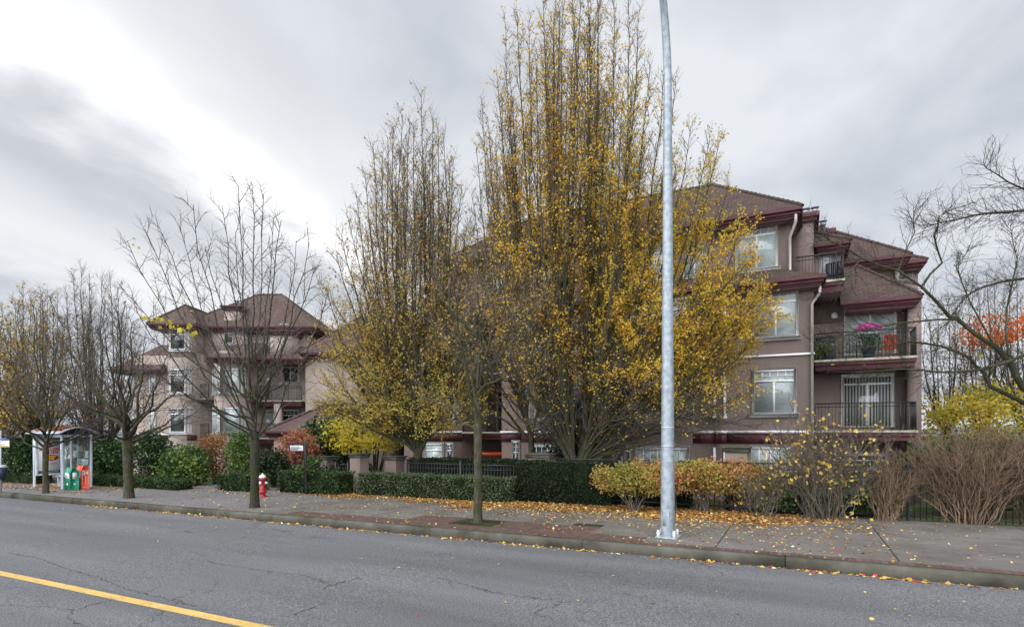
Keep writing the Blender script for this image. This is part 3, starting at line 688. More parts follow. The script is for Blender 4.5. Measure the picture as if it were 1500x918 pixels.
# balcony recess on the right: floors, rails, doors
plR = Pl((XR, 27.6), (XR2, 27.6))
XF = V(1345, 25.6)
z3, z2 = Zat(1270, 524, 25.6), Zat(1270, 630, 25.6)
for zf, s_ in ((z3, 1), (z2, 1)):
    slab(bA, ID, XR + .003, XF, 25.55, 27.59, zf)
    railing(bA, frame(0, 25.68, 0), XR + .06, XF - .06, zf + .02, 1.05)
    a = Acc(); fr_ = frame(XF - .06, 25.68, R(90)); a.box(0, 1.9, -.02, .02, zf + 1.03, zf + 1.07, fr=fr_); a.box(0, 1.9, -.012, .012, zf + .1, zf + .125, fr=fr_)
    for i in range(1, 17): a.box(i * .114 - .009, i * .114 + .009, -.009, .009, zf + .03, zf + 1.03, fr=fr_)
    a.build('railing', MT['black'], bA)
a = Acc(); a.box(XR2 - .42, XR2 - .001, 26.9, 27.61, -.5, 7.9); a.build('pilaster', MT['stucco'], bA)
window(plR, bA, 1237, 1313, 446, 519, 'door', 'curtain', sill=False)
dr = window(plR, bA, 1233, 1309, 549, 626, 'door', 'vertical', sill=False)
window(plR, bA, 1232, 1300, 664, 722, 'door', 'dark', sill=False)
a = Acc(); q = plR.hit(1222)[1]; a.lathe([(.0, 0), (.10, .02), (.13, .12), (.10, .22), (.0, .25)], q[0], q[1] - .12, Zat(1222, 467, 27.6), 12); a.build('wall_lamp', MT['white'], bA)
# low roof over the recess
x0, x1 = V(1231, 26.5), V(1352, 26.5); ze = Zat(1290, 438, 26.5)
hip_corner(bA, x0, x1, 26.5, 2.0, ze + .03, Zat(1248, 390, 28.5), 36.0)
a = Acc(); a.box(V(1192, 27.6) + .01, XR2, 27.59, 27.64, 7.0, ze + .6); a.build('gable_wall', MT['stucco'], bA)
# fourth-storey balcony
zb = Zat(1236, 413, 25.3) + .15; xb0, xb1 = V(1160, 26.0), V(1238, 25.3)
slab(bA, ID, X4R + .01, xb1, 25.3, 28.4, zb, .42)
railing(bA, frame(0, 25.4, 0), X4R + .2, xb1 - .06, zb, 1.05)
a = Acc(); fr_ = frame(xb1 - .06, 25.4, R(90)); a.box(0, 2.4, -.02, .02, zb + 1.0, zb + 1.05, fr=fr_)
for i in range(1, 20): a.box(i * .12 - .009, i * .12 + .009, -.009, .009, zb, zb + 1.0, fr=fr_)
a.build('railing', MT['black'], bA)
# wall, window and roof behind it
xw0, xw1 = X4R + .02, V(1232, 28.4); zR3 = Zat(1240, 352, 27.8)
a = Acc(); a.box(xw0, xw1, 28.4, 38, zb - .6, zR3 + .1); a.build('upper_wall', MT['stucco'], bA)
p3 = Pl((xw0, 28.4), (xw1, 28.4)); window(p3, bA, 1200, 1218, 371, 402, 'narrow', 'curtain', sill=False)
hip_corner(bA, xs1 + .02, V(1247, 27.8), 27.8, 1.3, zR3, Zat(1215, 338, 29.1), 38.5)
# farthest upper piece, wall, window, roof
Y2 = 30.5; xw0, xw1 = V(1225, Y2), V(1318, Y2); zR2 = Zat(1336, 371, 29.6); zR4 = Zat(1359, 379, 31.2)
a = Acc(); a.box(xw0, xw1, Y2, 44, 7.5, zR2 + .1); a.build('upper_wall', MT['stucco'], bA)
a = Acc(); a.box(xw1 - .5, V(1345, 32), 32.0, 44, 7.5, zR4 + .05); a.build('upper_wall', MT['stucco'], bA)
p2 = Pl((xw1, 32), (V(1345, 32), 32)); window(p2, bA, 1319, 1338, 388, 412, 'slider', 'curtain', sill=False)
hip_corner(bA, V(1190, 29.6), V(1336, 29.6), 29.6, 3.4, zR2, Zat(1192, 334, 33.0), 43)
hip_corner(bA, V(1300, 31.2), V(1359, 31.2), 31.2, 2.6, zR4, Zat(1283, 356, 33.8), 43)
pipe(bA, [P(1314, Y2 - .1) + (zR2,), P(1314, Y2 - .1) + (8.3,)], .09)
vent(bA, V(1193, 31), 31, Zat(1198, 341, 31), .42, 2)
a = Acc(); q = P(1212, 32); zq = Zat(1212, 339, 32); a.bbox(q[0] - .35, q[0] + .35, 31.5, 32.5, zq - .25, zq, .01); a.build('chimney_cap', MT['maroon'], bA)
a = Acc(); a.box(q[0] - .3, q[0] + .3, 31.55, 32.45, zq - 1.6, zq - .251); a.build('chimney', MT['stucco'], bA)

# ------------------------------------------------------------------ the far apartment building, turned to face the junction
DL = 40.0
fl = frame(0, 0, PSI)
def ux(px, z=DL): return (px - 750) / FPX * z
def uz(py, z=DL): return EYE + (HOR - py) * z / FPX
o_ = fl(ux(330), DL, 0)
bL = thing('apartment_building', (o_[0], o_[1], -.35), 'distant taupe apartment block with brown hip roofs and bay windows behind the bare street trees', 'apartment building')
class PlL(Pl):
    def __init__(s, a_, b_):
        A_, B_ = fl(*a_, 0)[:2], fl(*b_, 0)[:2]; super().__init__(A_, B_)
bay = [(ux(168), 42), (ux(232), 42.0), (ux(234), 41.0), (ux(247), 40.0), (ux(274), 40.0), (ux(281), 40.6), (ux(284), 42.4), (ux(306), 42.4), (ux(307), 41.2), (ux(309), 40.4), (ux(325), 39.4), (ux(352), 39.4), (ux(361), 40.4),
       (ux(362), 43), (ux(442), 43), (ux(443), 40.6), (ux(500), 40.6), (ux(560), 40.6), (ux(560), 54), (ux(168), 54)]
a = Acc(); n = len(bay); Pw = [fl(x, y, 0)[:2] for x, y in bay]
zt = uz(515)
a.add([(x, y, -.5) for x, y in Pw] + [(x, y, zt) for x, y in Pw], [(i, (i + 1) % n, n + (i + 1) % n, n + i) for i in range(n)])
a.build('wall', MT['stucco_left'], bL)
a = Acc(); a.prism([(ux(234), 41.0), (ux(247), 40.0), (ux(274), 40.0), (ux(281), 40.6), (ux(282), 47), (ux(234), 47)], zt - .4, uz(470), fr=fl)
a.prism([(ux(281), 41.5), (ux(345), 41.5), (ux(345), 48), (ux(281), 48)], zt - .5, uz(473, 41), fr=fl)
a.prism([(ux(345), 42), (ux(440), 42), (ux(440), 48), (ux(345), 48)], zt - .5, uz(480, 42), fr=fl); a.build('upper_wall', MT['stucco_left'], bL)
rows = ((597, 633), (540, 575)); top = (482, 512)
F = lambda i, j: PlL(bay[i], bay[j])
def wl(pl, a0, a1, r_, style='narrow', pane='dark', sill=True):
    window(pl, bL, a0, a1, r_[0], r_[1], style, pane, sill=sill)
for r_ in rows:
    wl(F(3, 4), 249, 272, r_, 'narrow'); wl(F(9, 10), 312, 322, r_, 'narrow', 'curtain'); wl(F(10, 11), 329, 350, r_, 'narrow', 'curtain'); wl(F(11, 12), 353.5, 359, r_, 'narrow', 'curtain')
    pl = F(2, 3); wl(pl, 236, 244.5, r_, 'narrow', 'curtain'); pl = F(4, 5); wl(pl, 275, 279.5, r_, 'narrow', 'curtain')
    wl(F(0, 1), 219, 228, r_, 'narrow', 'curtain')
wl(F(3, 4), 249, 272, top); wl(F(2, 3), 236, 244.5, top, 'narrow', 'curtain'); wl(F(4, 5), 275, 279.5, top, 'narrow', 'curtain')
pl = PlL((ux(281), 41.5), (ux(345), 41.5)); wl(pl, 328, 342, (483, 503), 'narrow')
wl(F(3, 4), 237 + 14, 270, (655, 690), 'narrow')
pb = F(6, 7)
for r_ in ((600, 636), (542, 583)): window(pb, bL, 287, 303, r_[0], r_[1], 'door', 'dark')
pb = F(13, 14)
window(pb, bL, 375, 402, 531, 580, 'door', 'curtain'); window(pb, bL, 413, 438, 530, 560, 'slider', 'dark')
window(pb, bL, 375, 402, 600, 636, 'door', 'curtain'); window(pb, bL, 408, 438, 600, 630, 'slider', 'dark')
for (pa, pb_, y0, y1, py) in ((284, 306, 40.9, 42.3, 583), (284, 306, 40.9, 42.3, 641), (362, 442, 40.6, 42.9, 586), (362, 442, 40.6, 42.9, 641)):
    zf = uz(py, y0); x0, x1 = ux(pa, y0) + .02, ux(pb_, y0) - .02
    slab(bL, fl, x0, x1, y0, y1, zf); o2 = fl(0, y0 + .1, 0); railing(bL, frame(o2[0], o2[1], PSI), x0 + .05, x1 - .05, zf)
a = Acc(); a.box(ux(395), ux(405), 40.7, 41.2, -.5, uz(590, 40.7), fr=fl); a.build('column', MT['stucco_left'], bL)
def hipL(p0, p1, y0, y1, py, pitch, fs='fblr'): return hip(bL, fl, ux(p0, y0), ux(p1, y0), y0, y1, uz(py, y0), pitch, m='roof_left', fs=fs)
hipL(214, 288, 39.5, 46.0, 474, .95)
hipL(256, 464, 41.1, 49.5, 478, .78)
hipL(437, 580, 40.0, 54, 516, .92)
for p0, p1, y0, y1, pa, pb_ in ((160, 235, 41.2, 46, 540, 505), (300, 372, 38.6, 42.4, 522, 500), (365, 446, 40.0, 43, 524, 500)):
    x0, x1, z0, z1 = ux(p0, y0), ux(p1, y0), uz(pa, y0), uz(pb_, y1); a = Acc()
    a.poly([fl(x0, y0, z0), fl(x1, y0, z0), fl(x1 - .8, y1, z1), fl(x0 + .8, y1, z1)])
    a.poly([fl(x0, y0, z0), fl(x0 + .8, y1, z1), fl(x0 + .1, y1, z0)]); a.poly([fl(x1, y0, z0), fl(x1 - .1, y1, z0), fl(x1 - .8, y1, z1)])
    a.build('skirt_roof', MT['roof_left'], bL, uv=True); fascia(bL, fl, x0, x1, y0, y1, z0 - .03, 'flr')
for p0, p1, y, pt, pb_, nv in ((326, 352, 41.8, 448, 490, 2), (394, 430, 40.4, 484, 520, 2)):
    x0, x1, zt_ = ux(p0, y), ux(p1, y), uz(pt, y)
    a = Acc(); a.box(x0 + .1, x1 - .1, y, y + 4, uz(pb_, y), zt_ - .3, fr=fl); a.build('chimney', MT['stucco_left'], bL)
    a = Acc(); a.bbox(x0, x1, y - .15, y + 4, zt_ - .32, zt_ - .12, .01, fr=fl); a.bbox(x0 - .1, x1 + .1, y - .25, y + 4, zt_ - .118, zt_, .01, fr=fl); a.build('chimney_cap', MT['maroon'], bL)
    vent(bL, x0 + .5, y + 1, zt_, .5, nv, fr=fl)
strip(bL, Pw[0:2], 2.25, 2.35, .08, 'white_moulding', MT['white']); strip(bL, Pw[0:2], 1.9, 2.248, .05, 'maroon_band', MT['maroon'])
strip(bL, Pw[4:6], 1.9, 2.248, .05, 'maroon_band', MT['maroon'])

# entrance canopy
DC = 31.0
o_ = fl(ux(440, DC), DC, 0)
cn = thing('entrance_canopy', (o_[0], o_[1], -.3), 'entrance canopy with a brown hip roof on stucco columns left of the laurel tree', 'canopy')
hip(cn, fl, ux(386, DC), ux(520, DC), DC, DC + 6.5, uz(632, DC), .62, m='roof_left')
for px in (410, 515):
    x = ux(px, DC + .5); a = Acc(); a.bbox(x - .28, x + .28, DC + .4, DC + .96, -.4, uz(640, DC), .01, fr=fl); a.build('column', MT['stucco_left'], cn)
a = Acc(); a.box(ux(415, DC + 6), ux(520, DC + 6), DC + 5.4, DC + 5.7, -.4, uz(640, DC), fr=fl); a.build('back_wall', MT['stucco_left'], cn)
x = ux(411, DC + .5); a = Acc(); a.box(x - .12, x + .12, DC + .36, DC + .395, uz(667, DC), uz(661, DC), fr=fl); a.build('number_plate', MT['blue'], cn)
# ------------------------------------------------------------------ trees
def unit(v_): v_ = np.asarray(v_, float); return v_ / (np.linalg.norm(v_) + 1e-9)
def curve(p0, p1, p2, n=7):
    t = np.linspace(0, 1, n)[:, None]; return (1 - t) ** 2 * p0 + 2 * t * (1 - t) * p1 + t * t * p2
UP = np.array((0, 0, 1.0))
class Tree:
    def __init__(s): s.w = Acc(); s.tw = Acc(); s.lp = []
    def limb(s, pts, r0, r1, sides=6, wob=0.0):
        pts = np.array(pts, float)
        if wob: pts[1:-1] += nr.normal(size=pts[1:-1].shape) * wob
        rad = np.linspace(r0, r1, len(pts)); s.w.tube(pts, rad, sides, caps=False); return pts, rad
    def sprout(s, pts, n, t0, Ln, ang, up, r, sub=(), leaf=0, sides=3, taper=0.55, flatten=None, first=True):
        pts = np.asarray(pts); m_ = len(pts) - 1
        for i in range(n):
            t = t0 + (1 - t0) * (i + nr.rand()) / n; k = min(int(t * m_), m_ - 1); f = t * m_ - k
            p = pts[k] * (1 - f) + pts[k + 1] * f; d = unit(pts[k + 1] - pts[k])
            pr = np.cross(d, nr.normal(size=3)); pr = unit(pr)
            if flatten is not None: pr = unit(pr * (1, 1, flatten))
            dd = unit(d * math.cos(ang) + pr * math.sin(ang) * (0.8 + .4 * nr.rand()))
            L_ = Ln * (1 - taper * t) * (0.55 + .75 * nr.rand()); q = [p]; st = L_ / 3
            for j in range(3): dd = unit(dd + UP * up + nr.normal(size=3) * .13); q.append(q[-1] + dd * st)
            q = np.array(q); s.tw.tube(q, np.linspace(r, r * .35, 4), sides)
            if leaf:
                c = nr.poisson(leaf * L_ * (0.35 if sub else 1.0))
                for _ in range(c):
                    g_ = .15 + .85 * nr.rand(); kk = min(int(g_ * 3), 2); ff = g_ * 3 - kk
                    s.lp.append(q[kk] * (1 - ff) + q[kk + 1] * ff + nr.normal(size=3) * .03)
            if sub:
                s.sprout(q, sub[0][0], .2, sub[0][1], sub[0][2], up * .7, r * .55, sub[1:], leaf, 3, .4, flatten, False)
    def finish(s, name, base, label, cat, bark_m, leaf_m=None, size=.06, keep=None, tintf=None, group=None, width=.5, droop=.4, crown='crown', twig='twig'):
        root = thing(name, base, label, cat, group)
        s.w.build('trunk', MT[bark_m], root, smooth=True)
        if s.tw.n: s.tw.build('branches', MT[twig], root)
        if leaf_m and s.lp:
            Pn = np.array(s.lp)
            if keep is not None: Pn = Pn[nr.rand(len(Pn)) < keep(Pn)]
            if len(Pn) == 0: return root
            # neighbouring leaves turn together: tint in soft clumps
            cl = np.sin(Pn[:, 0] * 2.1 + 1.3 * Pn[:, 2]) * np.sin(Pn[:, 1] * 2.3 + Pn[:, 2] * 1.7)
            t = np.clip(.5 + .22 * cl + nr.normal(size=len(Pn)) * .2, 0, 1)
            if tintf is not None: t = np.clip(t + tintf(Pn), 0, 1)
            l_ = Acc(); l_.leaves(Pn, size, t, droop=droop, width=width); l_.build(crown, MT[leaf_m], root)
        print(name, 'leaves', len(s.lp)); return root
def pxof(Pn):
    r = Pn[:, 0] * CP + Pn[:, 1] * SP; z = -Pn[:, 0] * SP + Pn[:, 1] * CP
    return 750 + FPX * r / z, HOR - FPX * (Pn[:, 2] - EYE) / z

def hornbeam(base, z0, fork_py, tips, trunk_r, label, leaf_m, leaf, size, keep, tintf=None, dR=2.6, name='hornbeam_tree', extra=3, lat=22, latL=1.15, group=None, bark_m='bark', stem_r=.075, subn=4, low=None, out=.55):
    """multi-stemmed upright crown; tips are given by bearing and height of each leader"""
    T = Tree(); b = np.array(base, float); D = unit((-SP, CP, 0)); Rt = np.array((CP, SP, 0))
    cpx = pxof(b[None])[0][0]
    fk = np.array(C(cpx, fork_py, z0)); fk[:2] = b[:2]
    T.limb([b - (0, 0, .1), b + (fk - b) * .12, b * .5 + fk * .5 + (.03, 0, 0), fk + (0, 0, .15)], trunk_r, trunk_r * .82, 10)
    T.limb([b - (0, 0, .05), b + (0, 0, .12), b + (0, 0, .4)], trunk_r * 1.35, trunk_r * .9, 10)
    xs = [t[0] for t in tips]; cx = cpx; hw = max(abs(min(xs) - cx), abs(max(xs) - cx))
    full = []
    for (tx, ty) in tips:
        full.append((tx, ty, 0.0, 1.0))
        for _ in range(extra):
            k = .25 + .75 * nr.rand(); xx = cx + (tx - cx) * k + nr.normal() * 14; full.append((xx, min(fork_py - 70, ty + 20 + (300 if nr.rand() < .5 else 120) * nr.rand()), 1.0, .8))
    nm = max(6, int(len(tips) / 2.8)); order = sorted(range(len(tips)), key=lambda q_: tips[q_][0]); majors = []
    pick = set(order[int(k * (len(order) - 1) / (nm - 1))] for k in range(nm))
    def stem(s0, d0, tip, r, rs):
        hor = (tip - s0) * (1, 1, 0); hz = max(.5, (tip - s0)[2]); ln = np.linalg.norm(tip - s0)
        c_ = s0 + d0 * ln * .13 + hor * (out * .62 + .2 * nr.rand()) + UP * hz * .22
        pts = curve(s0, c_, tip, 10); pts[1:-1] += nr.normal(size=(8, 3)) * .03
        L_ = np.linalg.norm(np.diff(pts, axis=0), axis=1).sum()
        pts, rad = T.limb(pts, r * (.75 + .4 * nr.rand()), .008, 5)
        T.sprout(pts[:8], int(lat * L_ / 10 * rs), .08, latL, R(30), .09, .011, ((subn, latL * .42, R(38)),), leaf, 3, .45)
        T.sprout(pts[6:], int(lat * L_ / 13 * rs) + 5, .0, latL * .8, R(30), .10, .010, ((subn + 1, latL * .38, R(38)),), leaf * .45, 3, .6)
        return pts
    def tippt(tx, ty, dm):
        uu = min(1, abs(tx - cx) / hw); dmax = dR * math.sqrt(max(0, 1 - uu * uu * .8))
        return np.array(C(tx, ty, z0 + (nr.rand() * 2 - 1) * dmax * (1.0 if dm else .55)))
    for q_ in sorted(pick):
        tip = tippt(*tips[q_], 0); d0 = unit(unit((tip - fk) * (1, 1, 0)) * .55 + UP)
        majors.append(stem(fk + UP * (nr.rand() * .3 - .15), d0, tip, stem_r * 1.25, 1.0))
    rest = [f_ for k, f_ in enumerate(full) if not (f_[2] == 0 and (f_[0], f_[1]) in [tips[q_] for q_ in pick])]
    for (tx, ty, dm, rs) in rest:
        tip = tippt(tx, ty, dm)
        mj = min(majors, key=lambda m__: abs(pxof(m__[-1:])[0][0] - tx) + 70 * nr.rand()); k = .04 + .34 * nr.rand() ** 1.3
        kk = int(k * 9); ff = k * 9 - kk; s0 = mj[kk] * (1 - ff) + mj[kk + 1] * ff; d0 = unit(mj[kk + 1] - mj[kk])
        stem(s0, d0, tip, stem_r * rs * (1 - .6 * k), rs)
    if low:
        for (tx, ty, dz) in low:
            tip = np.array(C(tx, ty, z0 + dz)); s0 = fk + UP * (.1 + .5 * nr.rand()); c_ = s0 * .5 + tip * .5 + UP * .5
            pts = curve(s0, c_, tip, 7); T.limb(pts, .05, .01, 5); T.sprout(pts, 26, .12, 1.25, R(42), .06, .010, ((subn + 1, .55, R(40)),), leaf * 1.2, 3, .3)
    return T.finish(name, b, label, 'tree', bark_m, leaf_m, size, keep, tintf, group)

b = G(845, 728)
def keep1(Pn):
    x, y = pxof(Pn); k = .20 + .16 * np.clip((y - 40) / 200, 0, 1)
    low = np.clip((y - 265) / 40, 0, 1); k = k * (1 - low) + low * (.32 + .55 * np.clip((x - 850) / 130, 0, 1))
    k *= np.clip((610 - y) / 130, 0, 1) * .97 + .03
    k *= np.where((x < 810) & (y > 400), .55, 1.0)
    k *= .22 + .78 * (np.sin(Pn[:, 0] * 2.7 + 1) * np.sin(Pn[:, 2] * 2.1 + Pn[:, 1] * 1.9) > -.15)
    return k
tips1 = [(712, 215), (728, 110), (741, 38), (757, 18), (775, 30), (795, -12), (815, -30), (835, -46), (855, -60), (875, -60), (898, -50), (920, -20), (935, 22), (953, 95), (972, 110), (990, 120), (1012, 185), (1040, 205), (1056, 200), (1068, 270),
         (1085, 330), (1105, 375), (1122, 410), (1126, 440), (1118, 480), (1095, 510), (1075, 400), (715, 330), (722, 420), (1100, 440), (1060, 540), (730, 500)]
hornbeam(b, depth(b[0], b[1]), 697, tips1, .26, 'tallest hornbeam with golden leaves, many stems rising from the hedge left of the lamp post', 'lf_gold', 46.0, .064, keep1,
         lambda Pn: .12 * np.clip((pxof(Pn)[0] - 850) / 150, -1, 1), dR=3.0, lat=25, extra=4, latL=1.35,
         low=[(x_, y_, (nr.rand() * 2 - 1) * 2.0) for x_, y_ in [(1126, 430), (1118, 470), (1112, 520), (1090, 560), (1060, 590), (1100, 380), (1085, 350), (1060, 320), (1120, 450), (1030, 600), (1045, 500), (1010, 560), (990, 480), (960, 560), (1070, 440),
                                                         (735, 520), (722, 460), (712, 400)]])
b = G(612, 722); b = np.array(C(612, 712, 22.5)); b[2] = gz(b[0])
def keep2(Pn):
    x, y = pxof(Pn); k = np.full(len(Pn), .15) + .13 * np.exp(-((y - 560) / 110) ** 2)
    k *= np.clip((y - 90) / 220, .35, 1); return k * np.where(y > 640, .25, 1)
tips2 = [(478, 420), (470, 470), (492, 370), (500, 340), (535, 250), (568, 200), (606, 182), (642, 190), (658, 240), (684, 330), (694, 380), (510, 320), (522, 285), (546, 208), (560, 222), (576, 185), (590, 168), (600, 180), (617, 138), (634, 172), (650, 200), (664, 235), (676, 280), (690, 330), (700, 420), (480, 530), (530, 400), (690, 500)]
hornbeam(b, 22.5, 668, tips2, .20, 'second hornbeam with thin ochre leaves, rising behind the long low hedge beside the gate pillars', 'lf_green_yellow' if 0 else 'lf_ochre', 34, .07, keep2,
         lambda Pn: .35 * np.clip((pxof(Pn)[1] - 430) / 150, 0, 1), dR=2.6, lat=25, extra=3, latL=1.45, low=[(468, 560, .5), (500, 600, -1), (520, 620, .8), (690, 560, .4), (700, 600, -.6), (500, 500, -1.5), (650, 585, -1.2), (475, 500, .5), (485, 440, -.6), (530, 560, -1.6), (560, 600, -1.4), (690, 500, .6), (695, 450, -.5), (640, 620, -1), (545, 500, 1)])
b = np.array(C(778, 700, 22.8)); b[2] = gz(b[0])
def keep3(Pn):
    x, y = pxof(Pn); return np.clip(.14 + .12 * np.exp(-((y - 470) / 120) ** 2), 0, 1) * np.clip((y - 60) / 200, .4, 1) * np.where(y > 630, .2, 1)
tips3 = [(692, 290), (697, 210), (706, 148), (714, 170), (726, 200), (735, 130), (750, 150), (690, 420), (700, 360), (770, 180), (800, 260), (820, 330), (745, 300), (680, 480)]
hornbeam(b, 22.8, 640, tips3, .15, 'slender hornbeam with sparse leaves standing between the two larger golden hornbeams', 'lf_ochre', 26, .07, keep3, None, dR=1.6, lat=24, extra=2, stem_r=.055)

# bare street trees
def street_tree(px, py, fork_py, tips, label, r0=.13, lat=16, latL=1.3, leaf=0, leaf_m=None, size=.06, name='bare_tree', bark_m='bark', lean=0, sub=((4, .55, R(40)),), keep=None, out=.5, dR=2.2, stem=.07, rise=.28, extra=0, cat='tree', z=None, group=None, twig='twig', leafpts=None, up_=.35):
    b = G(px, py)
    if z: b = np.array(C(px, py, z)); b[2] = gz(b[0]) if b[1] < 17.3 else -.3
    z0 = depth(b[0], b[1]); T = Tree(); fk = np.array(C(px + lean, fork_py, z0))
    mid = (b + fk) / 2 + nr.normal(size=3) * .03
    T.limb([b - (0, 0, .05), b + (0, 0, .10), b * .75 + fk * .25, mid, fk], 0, 0, 10)
    T.w.v.pop(); n_ = 50; T.w.n -= n_; T.w.f = T.w.f[:-40]; T.w.m = T.w.m[:-40]; T.w.t = T.w.t[:-40]
    T.w.tube([b - (0, 0, .05), b + (0, 0, .10), b * .75 + fk * .25, mid, fk, fk + unit(fk - mid) * .25], [r0 * 1.35, r0 * 1.1, r0 * .95, r0 * .9, r0 * .98, r0 * .6], 10)
    full = [t + (None,) for t in tips]
    for t in tips:
        for _ in range(extra): full.append((px + (t[0] - px) * (.4 + .5 * nr.rand()), t[1] + 25 + 40 * nr.rand(), None))
    for tx, ty, _ in full:
        tip = np.array(C(tx, ty, z0 + (nr.rand() * 2 - 1) * dR)); s0 = fk + UP * (nr.rand() * (up_ + .25) - .25) * (1 if ty < fork_py - 60 else .2)
        hor = (tip - s0) * (1, 1, 0); hz = (tip - s0)[2]
        pts = curve(s0, s0 + hor * out + UP * hz * rise, tip, 9); pts[1:-1] += nr.normal(size=(7, 3)) * .05
        L_ = np.linalg.norm(np.diff(pts, axis=0), axis=1).sum()
        T.limb(pts, stem * (.7 + .5 * nr.rand()), .008, 6)
        T.sprout(pts, int(lat * L_ / 5), .22, latL, R(38), .06, .012, sub, leaf, 3, .5)
    if leafpts is not None: T.lp = list(leafpts(z0))
    return T.finish(name, b, label, cat, bark_m, leaf_m, size, keep, None, group, twig=twig)
def few(z0):
    return [C(x + nr.normal() * 4, y + nr.normal() * 3, z0 - .6 + nr.normal() * .15) for x, y in [(193, 356), (196, 358), (202, 366), (206, 368)] + [(215 + i * 4.2, 462 + i * 1.5) for i in range(18)] * 2 + [(256, 440), (262, 431), (275, 447), (283, 456)]]
street_tree(373, 743, 642, [(212, 335), (232, 330), (262, 328), (283, 300), (325, 300), (349, 272), (369, 268), (386, 284), (401, 318), (412, 322), (434, 352), (453, 355), (460, 395), (186, 352), (176, 420), (200, 455), (180, 500), (480, 430), (300, 360), (345, 340), (470, 520), (240, 560)],
            'tall bare street tree with a dark straight trunk standing left of the red fire hydrant', .135, 15, 1.2, leaf_m='lf_yellow', size=.13, bark_m='bark_dark', leafpts=few, stem=.036, dR=2.4, up_=1.3, sub=((5, .5, R(42)),))
street_tree(700, 765, 618, [(600, 430), (632, 395), (655, 365), (676, 345), (700, 335), (716, 360), (740, 385), (772, 410), (800, 430), (640, 480), (590, 490), (610, 540), (800, 500), (752, 450), (680, 420), (705, 400)],
            'young street tree with a slim mossy trunk in a pavement pit before the low hedge', .108, 17, 1.0, up_=2.2, leaf=4, leaf_m='lf_ochre', size=.055, name='young_tree', bark_m='bark_moss', stem=.045, dR=1.4, sub=((6, .5, R(42)),), rise=.35)
street_tree(189, 729, 643, [(78, 560), (60, 520), (95, 500), (120, 470), (150, 465), (172, 455), (195, 470), (215, 500), (245, 520), (275, 545), (288, 575), (290, 600), (100, 600), (140, 540), (225, 560), (205, 520)],
            'bare street tree with mossy leaning trunk and wide low crown, between bus shelter and driveway', .16, 20, 1.4, bark_m='bark_moss', stem=.058, dR=2.8, lean=-3, out=.72, rise=.42, up_=.8, sub=((5, .5, R(42)),))
street_tree(67, 722, 658, [(-30, 560), (-15, 520), (5, 480), (25, 455), (48, 445), (62, 440), (80, 450), (98, 470), (118, 520), (140, 560), (158, 600), (150, 625), (-20, 610), (20, 560), (100, 560), (85, 500)],
            'bare street tree with a mossy trunk growing in front of the bus shelter', .105, 24, 1.4, bark_m='bark_moss', stem=.04, dR=2.8, out=.7, rise=.40, up_=1.0, sub=((5, .5, R(42)),))
# tall hornbeams behind the shelter
def farhorn(px, z, tips, label, leaf_m, leaf, size, k, r=.2):
    b = np.array(C(px, 690, z)); b[2] = gz(b[0]) if b[1] < 17.3 else -.2
    hornbeam(b, z, 672, tips, r, label, leaf_m, leaf, size, (lambda Pn: np.full(len(Pn), k)), None, dR=2.4, lat=25, extra=3, stem_r=.06, latL=1.4, out=.5, subn=4)
farhorn(150, 30, [(92, 470), (98, 430), (108, 400), (120, 392), (131, 412), (148, 404), (160, 402), (172, 420), (186, 450), (196, 480), (207, 500), (100, 540), (200, 560), (75, 560)],
        'leafless hornbeam with a tall fan of stems right behind the bus shelter', 'lf_rust', 3, .09, .2)
farhorn(52, 29, [(22, 440), (34, 425), (45, 430), (60, 424), (70, 440), (84, 436), (95, 460), (15, 500), (100, 520), (20, 560)],
        'hornbeam with thin orange leaves behind the bus shelter roof, left of the leafless one', 'lf_ochre', 9, .11, .3)
farhorn(-10, 28, [(-60, 480), (-30, 440), (-12, 455), (5, 455), (15, 470), (26, 500), (34, 560), (36, 610), (-50, 560), (20, 540)],
        'hornbeam with dense ochre leaves at the far left edge above the bus stop sign', 'lf_ochre', 14, .11, .35)

